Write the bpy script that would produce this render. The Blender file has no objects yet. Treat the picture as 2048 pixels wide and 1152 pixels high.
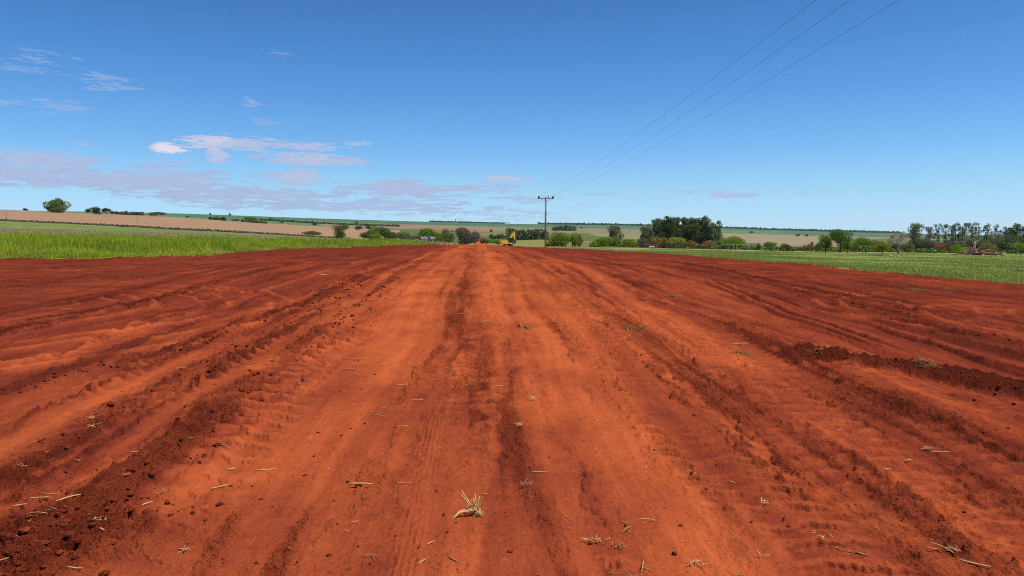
import bpy, bmesh, math, random
import numpy as np
from mathutils import Vector, Matrix

random.seed(7)
R = math.radians
scn = bpy.context.scene
col = scn.collection

# ------------------------------------------------------------------ camera
FPX = 1537.0            # focal length in pixels of the 2048 wide photograph
EYE = 1.6
PITCH = math.atan(106.0 / FPX)
cam_d = bpy.data.cameras.new("camera")
cam_d.sensor_width = 36.0
cam_d.lens = 36.0 * FPX / 2048.0
cam_d.clip_start = 0.05
cam_d.clip_end = 30000.0
cam = bpy.data.objects.new("camera", cam_d)
col.objects.link(cam)
cam.location = (0, 0, EYE)
cam.rotation_euler = (math.pi / 2 - PITCH, 0, 0)
scn.camera = cam

# ------------------------------------------------------------------ light
SUN_AZ = R(104)          # clockwise from +Y: nearly overhead, on the right and a shade behind
SUN_EL = R(68)
sd = bpy.data.lights.new("sun", 'SUN')
sd.energy = 4.85
sd.angle = R(0.53)
sd.color = (1.0, 0.95, 0.87)
sun = bpy.data.objects.new("sun", sd)
col.objects.link(sun)
sdir = Vector((math.sin(SUN_AZ) * math.cos(SUN_EL), math.cos(SUN_AZ) * math.cos(SUN_EL), math.sin(SUN_EL)))
sun.rotation_euler = sdir.to_track_quat('Z', 'Y').to_euler()
sun.location = (0, 0, 50)

scn.view_settings.view_transform = 'Standard'
scn.view_settings.look = 'None'
scn.view_settings.exposure = 0.0
scn.view_settings.gamma = 1.0
scn.render.engine = 'CYCLES'
scn.cycles.max_bounces = 6
scn.cycles.diffuse_bounces = 3
scn.cycles.transparent_max_bounces = 12
scn.cycles.volume_bounces = 0
scn.cycles.use_denoising = False
scn.cycles.pixel_filter_type = 'BLACKMAN_HARRIS'
scn.cycles.filter_width = 1.0

def s_of(py):
    """slope (rise per metre ahead) seen at photograph row py"""
    return math.tan(math.atan((576 - py) / FPX) - PITCH)

# ------------------------------------------------------------------ world: sky with thin low clouds
def world_sky():
    w = bpy.data.worlds.new("World")
    scn.world = w
    w.use_nodes = True
    nt = w.node_tree
    N, L = nt.nodes, nt.links
    N.clear()
    out = N.new('ShaderNodeOutputWorld')
    bg = N.new('ShaderNodeBackground')
    bg.inputs['Strength'].default_value = 0.125
    L.new(bg.outputs[0], out.inputs[0])
    sky = N.new('ShaderNodeTexSky')
    sky.sky_type = 'NISHITA'
    sky.sun_disc = False
    sky.sun_elevation = SUN_EL
    sky.sun_rotation = SUN_AZ
    sky.altitude = 300
    sky.air_density = 1.15
    sky.dust_density = 0.25
    sky.ozone_density = 2.2
    def math_n(op, a, b=None, c=None, clamp=False):
        n = N.new('ShaderNodeMath')
        n.operation = op
        n.use_clamp = clamp
        for i, v in enumerate((a, b, c)):
            if v is None:
                continue
            if isinstance(v, (int, float)):
                n.inputs[i].default_value = v
            else:
                L.new(v, n.inputs[i])
        return n.outputs[0]
    tc = N.new('ShaderNodeTexCoord')
    sep = N.new('ShaderNodeSeparateXYZ')
    L.new(tc.outputs['Generated'], sep.inputs[0])
    az = math_n('MULTIPLY', math_n('ARCTAN2', sep.outputs[0], sep.outputs[1]), 57.2958)
    el = math_n('MULTIPLY', math_n('ARCSINE', sep.outputs[2]), 57.2958)
    # this clear winter sky is bluer than the standard one: tint by elevation
    tr_ = N.new('ShaderNodeValToRGB')
    cr = tr_.color_ramp; cr.interpolation = 'LINEAR'
    tint = [(0.0, (.608, 1.03, 1.80)), (1.1, (.586, .935, 1.589)), (3.3, (.525, .846, 1.265)), (6.2, (.397, .727, 1.139)),
            (9.8, (.298, .622, 1.021)), (13.3, (.250, .556, .922)), (16.5, (.222, .498, .830)), (40.0, (.22, .46, .80))]
    cr.elements[0].position = 0; cr.elements[0].color = (*tint[0][1], 1)
    cr.elements[1].position = 1; cr.elements[1].color = (*tint[-1][1], 1)
    for e_, c_ in tint[1:-1]:
        k_ = cr.elements.new(e_ / 40.0); k_.color = (*c_, 1)
    L.new(math_n('DIVIDE', el, 40.0, clamp=True), tr_.inputs[0])
    hs = N.new('ShaderNodeMix'); hs.data_type = 'RGBA'; hs.blend_type = 'MULTIPLY'; hs.inputs[0].default_value = 1.0
    L.new(sky.outputs[0], hs.inputs[6]); L.new(tr_.outputs[0], hs.inputs[7])
    cmb = N.new('ShaderNodeCombineXYZ')
    L.new(az, cmb.inputs[0]); L.new(el, cmb.inputs[1])
    # cloud noise, flattened because the clouds lie low and far
    def noise(sx, sy, off, scale, detail, rough=0.55):
        m = N.new('ShaderNodeVectorMath'); m.operation = 'MULTIPLY_ADD'
        L.new(cmb.outputs[0], m.inputs[0])
        m.inputs[1].default_value = (sx, sy, 1)
        m.inputs[2].default_value = off
        t = N.new('ShaderNodeTexNoise')
        t.inputs['Scale'].default_value = scale
        t.inputs['Detail'].default_value = detail
        t.inputs['Roughness'].default_value = rough
        L.new(m.outputs[0], t.inputs['Vector'])
        return t
    warp = noise(0.35, 0.9, (3, 8, 0), 1.0, 3)
    wv = N.new('ShaderNodeVectorMath'); wv.operation = 'MULTIPLY_ADD'
    L.new(warp.outputs['Color'], wv.inputs[0])
    wv.inputs[1].default_value = (2.2, 0.8, 0)
    L.new(cmb.outputs[0], wv.inputs[2])
    wo = N.new('ShaderNodeVectorMath'); wo.operation = 'SUBTRACT'
    L.new(wv.outputs[0], wo.inputs[0]); wo.inputs[1].default_value = (1.1, 0.4, 0)
    n1 = noise(0.42, 3.4, (0, 0, 0), 1.0, 7, 0.62)
    n2 = noise(1.5, 8.5, (17, 3, 0), 1.0, 5, 0.65)
    # (x, y, half width, half height) in photograph pixels, strength, whiteness
    clouds = [
        (60, 340, 140, 15, .92, .15), (130, 372, 250, 18, .98, .1), (330, 374, 150, 20, .96, .12),
        (480, 394, 210, 15, .92, .08), (680, 412, 300, 12, .86, .05), (930, 426, 220, 10, .62, .05),
        (345, 313, 32, 13, 1.0, 1.0), (425, 298, 60, 13, .95, .6), (500, 299, 70, 13, .88, .25), (435, 322, 28, 16, .8, .5),
        (610, 300, 75, 9, .88, .25), (625, 325, 100, 12, .94, .3), (600, 357, 50, 15, .92, .3),
        (330, 342, 55, 9, .66, .05), (440, 352, 40, 6, .6, .05), (530, 355, 45, 8, .62, .1),
        (800, 377, 120, 16, .98, .12), (960, 378, 110, 8, .78, .12), (1010, 359, 46, 8, .95, .4),
        (820, 395, 120, 8, .68, .1), (1050, 397, 70, 7, .75, .1), (1020, 435, 130, 8, .56, .05),
        (225, 200, 45, 16, .56, .05), (120, 175, 60, 22, .48, .05), (40, 185, 40, 12, .42, .05),
        (30, 246, 50, 9, .54, .05), (125, 250, 50, 15, .50, .05), (510, 215, 32, 10, .52, .2),
        (560, 126, 30, 8, .40, .1), (550, 252, 40, 8, .40, .1), (718, 293, 24, 7, .68, .3),
        (1455, 392, 48, 8, .74, .2), (1210, 390, 55, 5, .60, .05), (1370, 388, 24, 5, .6, .05), (1615, 388, 60, 5, .5, .05),
        (190, 309, 40, 5, .56, .05), (920, 340, 40, 5, .48, .05), (1150, 412, 60, 6, .5, .05),
    ]
    acc = None; wacc = None; sacc = None
    for (cx, cy, hw, hh, st, wh) in clouds:
        a0 = math.degrees(math.atan((cx - 1024) / FPX)); e0 = math.degrees(math.atan(s_of(cy)))
        wa = math.degrees(hw / FPX) * 1.25; we = math.degrees(hh / FPX) * 1.35
        s_ = N.new('ShaderNodeVectorMath'); s_.operation = 'SUBTRACT'
        L.new(wo.outputs[0], s_.inputs[0]); s_.inputs[1].default_value = (a0, e0, 0)
        m_ = N.new('ShaderNodeVectorMath'); m_.operation = 'MULTIPLY'
        L.new(s_.outputs[0], m_.inputs[0]); m_.inputs[1].default_value = (1 / wa, 1 / we, 0)
        d_ = N.new('ShaderNodeVectorMath'); d_.operation = 'DOT_PRODUCT'
        L.new(m_.outputs[0], d_.inputs[0]); L.new(m_.outputs[0], d_.inputs[1])
        f = math_n('MULTIPLY_ADD', d_.outputs['Value'], -st, st, clamp=True)
        acc = f if acc is None else math_n('MAXIMUM', acc, f)
        h_ = math_n('MULTIPLY', math_n('GREATER_THAN', f, 0.0001), st)
        sacc = h_ if sacc is None else math_n('MAXIMUM', sacc, h_)
        g = math_n('MULTIPLY', f, wh)
        wacc = g if wacc is None else math_n('MAXIMUM', wacc, g)
    nz = math_n('MULTIPLY_ADD', n1.outputs['Fac'], 3.2, -1.6)
    nz = math_n('MULTIPLY_ADD', n2.outputs['Fac'], 2.0, nz)
    nz = math_n('ADD', nz, -1.10)
    dens = math_n('ADD', acc, nz)
    mr = N.new('ShaderNodeMapRange'); mr.interpolation_type = 'SMOOTHSTEP'
    L.new(dens, mr.inputs['Value'])
    mr.inputs['From Min'].default_value = 0.20; mr.inputs['From Max'].default_value = 0.54
    gate = math_n('MULTIPLY', acc, 4.0, clamp=True)
    alpha = math_n('MULTIPLY', math_n('MULTIPLY', mr.outputs[0], gate), math_n('MULTIPLY_ADD', sacc, 1.15, -0.18, clamp=True))
    shade = math_n('MULTIPLY_ADD', n2.outputs['Fac'], 0.8, -0.42)
    wh_ = math_n('ADD', math_n('MULTIPLY', wacc, 1.05), shade, clamp=True)
    cc = N.new('ShaderNodeMix'); cc.data_type = 'RGBA'
    L.new(wh_, cc.inputs[0])
    cc.inputs[6].default_value = (3.15, 3.95, 5.95, 1)
    cc.inputs[7].default_value = (6.6, 6.1, 6.8, 1)
    mx = N.new('ShaderNodeMix'); mx.data_type = 'RGBA'
    L.new(alpha, mx.inputs[0])
    L.new(hs.outputs[2], mx.inputs[6]); L.new(cc.outputs[2], mx.inputs[7])
    L.new(mx.outputs[2], bg.inputs['Color'])
world_sky()

# ------------------------------------------------------------------ noise
rng = np.random.default_rng(11)
_GA = rng.uniform(0, 2 * np.pi, (256, 256))
_GX, _GY = np.cos(_GA), np.sin(_GA)
_RV = rng.uniform(0, 1, (256, 256, 3))

def perlin(x, y, seed=0):
    x = x + seed * 17.31; y = y + seed * 9.77
    xi = np.floor(x).astype(np.int64); yi = np.floor(y).astype(np.int64)
    fx = x - xi; fy = y - yi
    def g(ix, iy, dx, dy):
        a = ix & 255; b = iy & 255
        return _GX[a, b] * dx + _GY[a, b] * dy
    sx = fx * fx * fx * (fx * (fx * 6 - 15) + 10); sy = fy * fy * fy * (fy * (fy * 6 - 15) + 10)
    n00 = g(xi, yi, fx, fy); n10 = g(xi + 1, yi, fx - 1, fy)
    n01 = g(xi, yi + 1, fx, fy - 1); n11 = g(xi + 1, yi + 1, fx - 1, fy - 1)
    return ((n00 * (1 - sx) + n10 * sx) * (1 - sy) + (n01 * (1 - sx) + n11 * sx) * sy) * 1.5

def fbm(x, y, octs=4, seed=0, gain=0.5):
    a = 1.0; f = 1.0; t = 0
    for i in range(octs):
        t = t + a * perlin(x * f, y * f, seed + i * 3)
        a *= gain; f *= 2.03
    return t

def clodfield(x, y, seed):
    """broken chunks: flat topped, steep sided and tilted, one per cell, 0..1"""
    x = x + seed * 31.7; y = y + seed * 12.9
    wx = x + .30 * perlin(x * 1.7, y * 1.7, seed + 40); wy = y + .30 * perlin(x * 1.7, y * 1.7, seed + 41)
    x, y = wx, wy
    xi = np.floor(x).astype(np.int64); yi = np.floor(y).astype(np.int64)
    best = np.zeros_like(x)
    for dx in (-1, 0, 1):
        for dy in (-1, 0, 1):
            a = (xi + dx) & 255; b = (yi + dy) & 255
            rv = _RV[a, b]
            px = xi + dx + rv[..., 0]; py = yi + dy + rv[..., 1]
            rad = 0.22 + 0.5 * rv[..., 2] ** 2
            ex = x - px; ey = y - py
            an = rv[..., 0] * 6.28
            e1 = np.abs(ex * np.cos(an) + ey * np.sin(an)); e2 = np.abs(ey * np.cos(an) - ex * np.sin(an)) * (1 + .5 * rv[..., 1])
            d = np.maximum(np.maximum(e1, e2), (e1 + e2) * .72) / rad
            top = .75 + .5 * ((ex * np.cos(an * 3) + ey * np.sin(an * 3)) / rad)
            best = np.maximum(best, np.clip((1 - d) * 2.4, 0, 1) * rad * np.clip(top, .3, 1.3))
    return best

def sstep(a, b, x):
    t = np.clip((x - a) / (b - a), 0, 1)
    return t * t * (3 - 2 * t)

# ------------------------------------------------------------------ broad terrain
# for a few bearings: (distance ahead, photograph row at which the land is seen)
BEAR = {
    -700: [(30, 518), (60, 486), (120, 459), (200, 441), (400, 416), (700, 388), (900, 386), (3500, 395)],
    0:    [(34, 517), (60, 490), (120, 471), (200, 458), (400, 442), (700, 418.5), (900, 419), (1500, 423), (3500, 419.5)],
    350:  [(38, 512), (60, 496), (100, 479.5), (170, 468), (320, 459.5), (800, 433), (1000, 434), (1500, 433), (2500, 427.5), (3500, 425.5)],
    700:  [(50, 505), (72, 494.5), (100, 489), (200, 484.5), (380, 480), (600, 470), (1100, 455.5), (1300, 457), (1800, 452), (3500, 437)],
    840:  [(50, 503), (90, 490), (110, 488.7), (200, 487), (380, 484.5), (600, 478), (1100, 462), (1600, 457), (2200, 452), (3500, 441)],
    957:  [(50, 503), (88, 489.5), (110, 489.3), (160, 493), (290, 495), (500, 489), (900, 478), (1300, 470.5), (1500, 466), (2200, 455), (3500, 444.5)],
    1020: [(50, 504), (85, 491.5), (108, 490.5), (160, 493.5), (285, 496), (360, 489), (450, 478), (520, 480), (700, 480), (1200, 470), (2200, 456), (3500, 445.5)],
    1090: [(50, 505), (80, 499), (105, 497), (150, 496.5), (250, 491.5), (330, 485), (450, 476), (520, 478), (700, 479), (1200, 470), (2200, 457), (3500, 447)],
    1200: [(50, 509), (80, 502), (105, 499), (150, 498), (250, 493), (450, 485), (700, 480), (1300, 469), (2200, 459), (3500, 448)],
    1350: [(50, 513), (80, 506), (120, 502), (200, 498), (300, 495), (500, 491), (900, 484), (1500, 474), (2200, 464), (3500, 451)],
    1600: [(35, 528), (60, 518), (120, 509), (200, 504), (300, 501), (500, 498), (900, 490), (1300, 484), (2200, 472), (3500, 460)],
    2048: [(22, 565), (35, 540), (60, 526), (120, 516), (200, 510), (300, 506), (500, 503), (900, 498), (1500, 490), (3500, 471)],
    2700: [(22, 568), (35, 545), (60, 533), (120, 523), (200, 518), (300, 513), (500, 510), (900, 505), (1500, 497), (3500, 478)],
}
NL, NTH = 420, 361
LG = np.linspace(math.log(0.5), math.log(8000), NL)
TMAX = 1.25
TG = np.linspace(-TMAX, TMAX, NTH)
def build_table():
    ts, rows = [], []
    for px in sorted(BEAR):
        pts = [(0.4, 0.018 * .4), (3, .054), (8, .144), (13, .234)]
        far = BEAR[px]
        if far[0][0] > 31:
            pts += [(20, .36), (28, .5)]
        elif far[0][0] > 25:
            pts += [(20, .36)]
        pts += [(Y, EYE + Y * s_of(py)) for Y, py in far]
        z_end = pts[-1][1]
        pts += [(5000, z_end - 45), (8000, z_end - 120)]
        yy = np.log(np.array([p[0] for p in pts])); zz = np.array([p[1] for p in pts])
        # interpolate the seen angle rather than height so that the scale stays even over decades
        ang = (zz - EYE) / np.exp(yy)
        a = np.interp(LG, yy, ang)
        near = LG < math.log(14)
        z = EYE + a * np.exp(LG)
        z[near] = 0.018 * np.exp(LG[near])
        rows.append((z - EYE) / np.exp(LG)); ts.append((px - 1024) / FPX)
    rows = np.array(rows)                       # bearing x distance, as slopes
    tab = np.stack([np.interp(TG, ts, rows[:, i]) for i in range(NL)], axis=1)
    def sm(a, n, ax):
        k = np.exp(-0.5 * (np.arange(-3 * n, 3 * n + 1) / n) ** 2); k /= k.sum()
        pad = [(0, 0), (0, 0)]; pad[ax] = (3 * n, 3 * n)
        b = np.pad(a, pad, mode='edge')
        return np.apply_along_axis(lambda v: np.convolve(v, k, 'valid'), ax, b)
    t2 = sm(tab, 3, 1)
    m = (LG > math.log(16))[None, :]
    tab = np.where(m, t2, tab)
    tab = sm(tab, 5, 0)
    return tab
TAB = build_table()

def base_h(X, Y):
    X = np.asarray(X, float); Y = np.asarray(Y, float)
    r = np.hypot(X, Y)
    Yc = np.where(Y > 0.62 * r, Y, 0.62 * r)
    t = np.clip(X / np.maximum(Yc, 1e-6), -TMAX, TMAX)
    lg = np.clip(np.log(np.maximum(Yc, .5)), LG[0], LG[-1])
    fi = (t + TMAX) / (2 * TMAX) * (NTH - 1); fj = (lg - LG[0]) / (LG[-1] - LG[0]) * (NL - 1)
    i = np.clip(np.floor(fi).astype(int), 0, NTH - 2); j = np.clip(np.floor(fj).astype(int), 0, NL - 2)
    a = fi - i; b = fj - j
    s = (TAB[i, j] * (1 - a) + TAB[i + 1, j] * a) * (1 - b) + (TAB[i, j + 1] * (1 - a) + TAB[i + 1, j + 1] * a) * b
    z = EYE + s * Yc
    return np.where(Y > 0.5, z, np.minimum(z, 0.3))

# land-use boundaries: distance ahead as a function of bearing (given by photograph column)
def edge_fn(pts):
    xs = np.array([(p - 1024) / FPX for p, _ in pts]); ys = np.log(np.array([y for _, y in pts], float))
    return lambda t: np.exp(np.interp(t, xs, ys))
E_dirt = edge_fn([(-1200, 26), (-500, 31), (0, 34), (360, 38), (420, 40), (460, 46), (520, 54), (700, 73), (830, 94), (900, 118), (1000, 122),
                  (1060, 116), (1100, 106), (1150, 98), (1250, 82), (1300, 72), (1500, 42), (1600, 34), (1760, 25.5), (2048, 20.5), (2700, 13.5)])
E_green = edge_fn([(-700, 115), (0, 120), (350, 102), (700, 101), (800, 112), (900, 119)])
E_tan = edge_fn([(-700, 200), (0, 200), (350, 170), (700, 380), (900, 400)])
E_dull = edge_fn([(-700, 400), (0, 400), (350, 320), (520, 360), (700, 400), (900, 420)])
E_brown = edge_fn([(-700, 760), (0, 760), (350, 840), (700, 1120), (830, 1130)])
E_past = edge_fn([(1060, 140), (1200, 170), (1350, 196), (1600, 207), (2048, 225), (2700, 230)])

def road_u(X, Y):
    return X + 0.0436 * Y

def lane(Y, pts):
    ys = [p[0] for p in pts]; us = [p[1] for p in pts]
    return np.interp(Y, ys, us)

def band(u, c, hw, soft):
    return 1 - sstep(hw - soft, hw + soft, np.abs(u - c))

LANES = [
    # centre line [(Y,u)], half width, tone, height, clods, tread amplitude, tread spacing
    ([(3, -2.1), (8, -2.15), (14, -2.25), (60, -2.6)], .27, -.24, .055, .80, .012, .3),      # clod berm
    ([(3, -2.42), (14, -2.50), (25, -2.75), (90, -3.3)], .13, .30, -.015, 0, 0, .3),      # pale smooth strip
    ([(3, -2.95), (6, -3.0), (9, -2.88), (30, -3.3)], .19, -.18, .035, .6, .014, .3),
    ([(5, -3.4), (8, -3.4), (10, -3.15)], .16, .16, -.01, 0, 0, .3),
    ([(4, -4.9), (8.4, -4.2), (9.6, -3.65), (12, -3.4), (22, -3.6)], .26, -.30, .08, .75, 0, .3),
    ([(5, -5.6), (9, -5.0), (14, -4.5), (30, -4.8)], .22, .18, -.01, 0, .010, .26),
    ([(5, -1.25), (10, -1.35), (16, -1.45), (25, -1.55), (50, -1.6), (110, -1.5)], .50, .40, -.015, 0, 0, .3),   # pale wheel band
    ([(3, -1.62), (8, -1.75), (16, -2.0), (24, -2.1)], .24, .12, -.01, 0, .022, .30),       # lug prints at its edge
    ([(3, -.34), (5, -.38), (8, -.36), (16, -.42), (30, -.5)], .09, -.12, -.012, 0, 0, .3),
    ([(7, -.1), (10, -.13), (16, -.15), (28, -.25), (40, -.3)], .20, -.42, .02, .18, .012, .24), # dark centre strip
    ([(3, .85), (5, .85), (8, .80), (15, .70), (26, .62), (60, .45), (120, .3)], .42, .42, -.015, 0, 0, .3),    # pale wheel band
    ([(3, 1.70), (6, 1.68), (10, 1.52), (25, 1.62)], .26, .10, -.008, 0, .024, .25),
    ([(3, 2.25), (8, 2.2), (12, 2.17), (20, 2.16), (60, 1.9)], .18, -.26, .02, .2, .01, .25),
    ([(4, 2.75), (7, 2.85), (10, 2.98), (15, 3.15), (24, 3.55), (60, 3.8)], .23, .34, -.012, 0, .016, .25),
    ([(4, 3.4), (8, 3.6), (12, 3.95), (25, 4.3)], .30, -.22, .02, .25, .012, .25),
    ([(7, 4.2), (10, 4.62), (14, 4.9), (20, 5.6), (60, 7.0)], .24, .26, -.012, 0, 0, .3),
    ([(8, -2.75), (14, -2.88), (24, -3.05)], .15, -.04, 0, 0, .030, .30),
    ([(9, -1.92), (16, -2.02), (26, -2.2)], .19, .02, 0, 0, .030, .33),
    ([(8, -3.75), (14, -3.62), (24, -3.75)], .15, -.04, 0, 0, .028, .28),
    ([(6, 2.55), (12, 2.62), (22, 2.8)], .16, .03, 0, 0, .028, .27),
    ([(7, 3.9), (12, 4.35), (22, 4.9)], .16, -.03, 0, 0, .028, .28),
    ([(5, 5.1), (7.5, 5.4), (10, 5.45), (13, 5.6), (30, 6.6)], .17, .20, -.015, 0, 0, .3),
    ([(6.5, 5.15), (7.1, 5.0), (8.25, 4.75), (8.5, 4.3), (8.9, 3.8)], .26, -.40, .09, 1.0, 0, .3),
    ([(4, 6.2), (8, 6.6), (14, 7.2), (40, 9)], .30, -.2, .03, .5, 0, .3),
    ([(4, -7.2), (8, -7.0), (16, -6.9), (40, -7.5)], .30, -.15, .03, .5, 0, .3),
]
_r = np.random.default_rng(23)
MORE = []
for _i in range(58):      # the many narrow passes of tyres and blade that fan out from the far end
    _u = _r.uniform(-7.5, 8.5)
    _s = 1 + .25 * abs(_u) / 6
    _y0 = float(_r.choice([3, 5, 8, 11])); _y1 = float(_r.choice([14, 22, 35, 60]))
    _d = _r.normal(0, .22)
    MORE.append(([(_y0, _u), ((_y0 + _y1) / 2, _u + _d * .6), (_y1, _u + _d)], float(_r.uniform(.025, .09) * _s), float(_r.choice([-.42, -.32, .22, .32])),
                 float(_r.choice([-.022, -.016, .03, .045])), float(_r.choice([0, .15, .4])), float(_r.choice([0, 0, .014, .02])), float(_r.uniform(.2, .32))))
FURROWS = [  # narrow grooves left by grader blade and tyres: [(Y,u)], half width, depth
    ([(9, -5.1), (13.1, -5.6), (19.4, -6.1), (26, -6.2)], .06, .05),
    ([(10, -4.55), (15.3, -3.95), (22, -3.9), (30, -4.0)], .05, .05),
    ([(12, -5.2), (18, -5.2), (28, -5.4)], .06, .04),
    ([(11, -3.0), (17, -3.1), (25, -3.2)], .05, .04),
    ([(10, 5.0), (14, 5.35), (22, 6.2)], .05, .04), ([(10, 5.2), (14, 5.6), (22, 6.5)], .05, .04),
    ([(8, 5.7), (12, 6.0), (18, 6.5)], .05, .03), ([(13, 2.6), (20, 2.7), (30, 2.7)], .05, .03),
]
ARCS = [(-11, 13.3, 3.0), (-11, 13.3, 3.7), (-11, 13.3, 4.3), (-11.3, 13.0, 5.6), (-11.3, 13.0, 6.1), (-11.6, 12.8, 7.2), (-11.6, 12.8, 7.6),
        (10.5, 12.2, 1.5), (10.5, 12.2, 2.1), (10.5, 12.2, 2.7), (10.5, 12.2, 3.5), (10.8, 13.6, 4.6), (10.8, 13.6, 5.0)]

def dirt(X, Y, spacing):
    """relief, colour tone (0 dark moist crumbs and painted furrow shade .. 1 pale compacted dust), looseness of the graded earth"""
    u = road_u(X, Y)
    rr = np.hypot(X, Y)
    wob = 0.13 * perlin(X * .3, Y * .16, 1) + 0.035 * perlin(X * 1.5, Y * .8, 2)
    uw = u + wob
    edge = fbm(X * 2.2, Y * 1.3, 5, 5, .6)
    dz = 0.025 * fbm(X * .35, Y * .22, 3, 8)
    tone = 0.34 + 0.12 * np.exp(-((u - .3) / 2.6) ** 2) + .17 * np.exp(-((np.log(np.maximum(Y, .5)) - 2.75) / .55) ** 2) * np.exp(-((u - .1) / 2.2) ** 2) - 0.11 * sstep(2.6, 6, np.abs(u)) * sstep(5, 12, rr)
    tone -= .08 * sstep(2.9, 4.2, -u) + .05 * sstep(3.2, 5, u)
    loose = 0.12 + 0.3 * sstep(.0, .6, fbm(X * .6, Y * .4, 3, 14)) + 0.1 * sstep(5, 9, np.abs(u))
    # long streaks drawn along the road by blade and tyres
    st = fbm(uw * 2.2, Y * .075, 4, 21, .6)
    st2 = fbm(uw * 5.5, Y * .22, 3, 25, .6) * np.clip(.5 + 1.2 * perlin(X * .4, Y * .25, 26), 0, 1)
    loose += .45 * sstep(.1, .55, -st)
    near_road = 1 - sstep(7, 12, np.abs(u))
    tone += near_road * (.17 * st + .05 * st2)
    dz += near_road * (.012 * st + .006 * st2)
    # cross scrapes out on the left and right
    side = sstep(6, 10, np.abs(u)) * sstep(9, 16, rr)
    cs = fbm(X * .18 + .3 * Y * np.sign(X) * .2, Y * 1.3, 5, 31, .65)
    tone += side * .17 * cs; dz += side * .02 * cs
    tone += .13 * fbm(X * .5, Y * .3, 4, 40) + .06 * fbm(X * 3, Y * 2, 4, 44)
    def fade(size):
        return 1 - sstep(.36 * size, .85 * size, spacing)
    clump = fbm(X * 4.5, Y * 2.4, 4, 55, .65)
    fine_all = np.clip(.55 + 1.1 * clump, 0, 1.5)
    for k_, (pts, hw, tn, hg, cl, tr, sp) in enumerate(LANES + MORE):
        ys = [p[0] for p in pts]
        c = lane(Y, pts)
        m = (np.abs(uw - c) < hw * 1.7 + .3) & (Y < ys[-1] * 1.26)
        if ys[0] > 3: m &= Y > ys[0] * .74
        if not m.any(): continue
        xm, ym, um, em, cm = X[m], Y[m], uw[m], edge[m], c[m]
        ends = sstep(ys[0] * .75, ys[0] * .95, ym) if ys[0] > 3 else 1.0
        ends = ends * (1 - sstep(ys[-1] * .9, ys[-1] * 1.25, ym))
        b = band(um + .10 * em, cm, hw, hw * .35) * ends
        brk = np.clip((.55 if cl > .5 else .70) + 1.0 * fbm(xm * 1.1, ym * .5, 4, 50 + k_), .05, 1.15)
        b2 = b * brk
        fine = fine_all[m]
        tone[m] += tn * (.36 * b2 * fine if tn < 0 else (.62 - .22 * sstep(2.8, 5, np.abs(um))) * b2)
        dz[m] += hg * (.42 if hg > 0 else 1) * b2 * (fine if hg > 0 else 1)
        loose[m] = loose[m] * (1 - .8 * b * (1 if tn > 0 else 0)) + cl * b2
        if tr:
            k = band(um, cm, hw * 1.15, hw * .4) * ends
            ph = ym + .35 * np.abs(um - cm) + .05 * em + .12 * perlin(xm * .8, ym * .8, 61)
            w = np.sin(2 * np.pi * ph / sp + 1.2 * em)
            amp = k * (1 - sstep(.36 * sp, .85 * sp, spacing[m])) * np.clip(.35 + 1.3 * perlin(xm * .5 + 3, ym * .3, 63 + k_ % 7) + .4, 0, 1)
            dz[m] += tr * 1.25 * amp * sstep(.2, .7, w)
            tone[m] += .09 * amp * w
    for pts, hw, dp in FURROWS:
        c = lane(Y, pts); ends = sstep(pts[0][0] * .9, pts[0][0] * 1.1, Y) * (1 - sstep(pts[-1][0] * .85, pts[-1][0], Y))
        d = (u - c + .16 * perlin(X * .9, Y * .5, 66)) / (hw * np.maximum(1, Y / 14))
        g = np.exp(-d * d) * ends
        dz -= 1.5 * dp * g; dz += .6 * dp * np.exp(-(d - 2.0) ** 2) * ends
        tone += .12 * np.exp(-(d - 2.0) ** 2) * ends - .20 * g  # groove shade painted darker into the tone, the lip beside it paler
    for (cx, cy, rad) in ARCS:
        dist = np.hypot(X - cx, Y - cy) - rad + .12 * perlin(X, Y, 70)
        toward = sstep(.15, .55, -(X - cx) * np.sign(cx) / rad)
        e = np.exp(-(dist / .075) ** 2) * toward * np.clip(.7 + perlin(X * .8, Y * .8, 71), 0, 1)
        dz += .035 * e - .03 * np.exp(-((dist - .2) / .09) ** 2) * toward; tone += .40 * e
    # lug ripples over the right foreground
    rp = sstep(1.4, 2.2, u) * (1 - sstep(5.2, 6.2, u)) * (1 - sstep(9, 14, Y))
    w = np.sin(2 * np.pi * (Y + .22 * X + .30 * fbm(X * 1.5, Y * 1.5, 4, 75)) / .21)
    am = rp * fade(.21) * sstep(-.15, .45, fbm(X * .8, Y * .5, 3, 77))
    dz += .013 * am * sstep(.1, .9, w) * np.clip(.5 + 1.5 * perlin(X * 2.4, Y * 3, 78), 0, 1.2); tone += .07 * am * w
    # and weaker ones left of the berms
    rp = sstep(-7.5, -6, u) * (1 - sstep(-3.6, -2.8, u)) * (1 - sstep(9, 14, Y))
    w = np.sin(2 * np.pi * (Y - .15 * X + .30 * fbm(X * 1.5, Y * 1.5, 4, 85)) / .24)
    am = rp * fade(.24) * sstep(-.1, .45, fbm(X * .7, Y * .5, 3, 87))
    dz += .017 * am * sstep(.1, .9, w) * np.clip(.5 + 1.5 * perlin(X * 2.4, Y * 3, 88), 0, 1.2)
    # ribbed car tyre prints
    for c0, y0, y1 in ((-.36, 3, 7.2), (1.14, 3, 4.6)):
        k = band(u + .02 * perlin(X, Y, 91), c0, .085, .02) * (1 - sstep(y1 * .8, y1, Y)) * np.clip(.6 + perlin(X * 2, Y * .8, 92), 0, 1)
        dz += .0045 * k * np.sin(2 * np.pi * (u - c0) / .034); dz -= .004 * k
        tone += .05 * k * np.sin(2 * np.pi * (u - c0) / .034) - .05 * k
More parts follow.
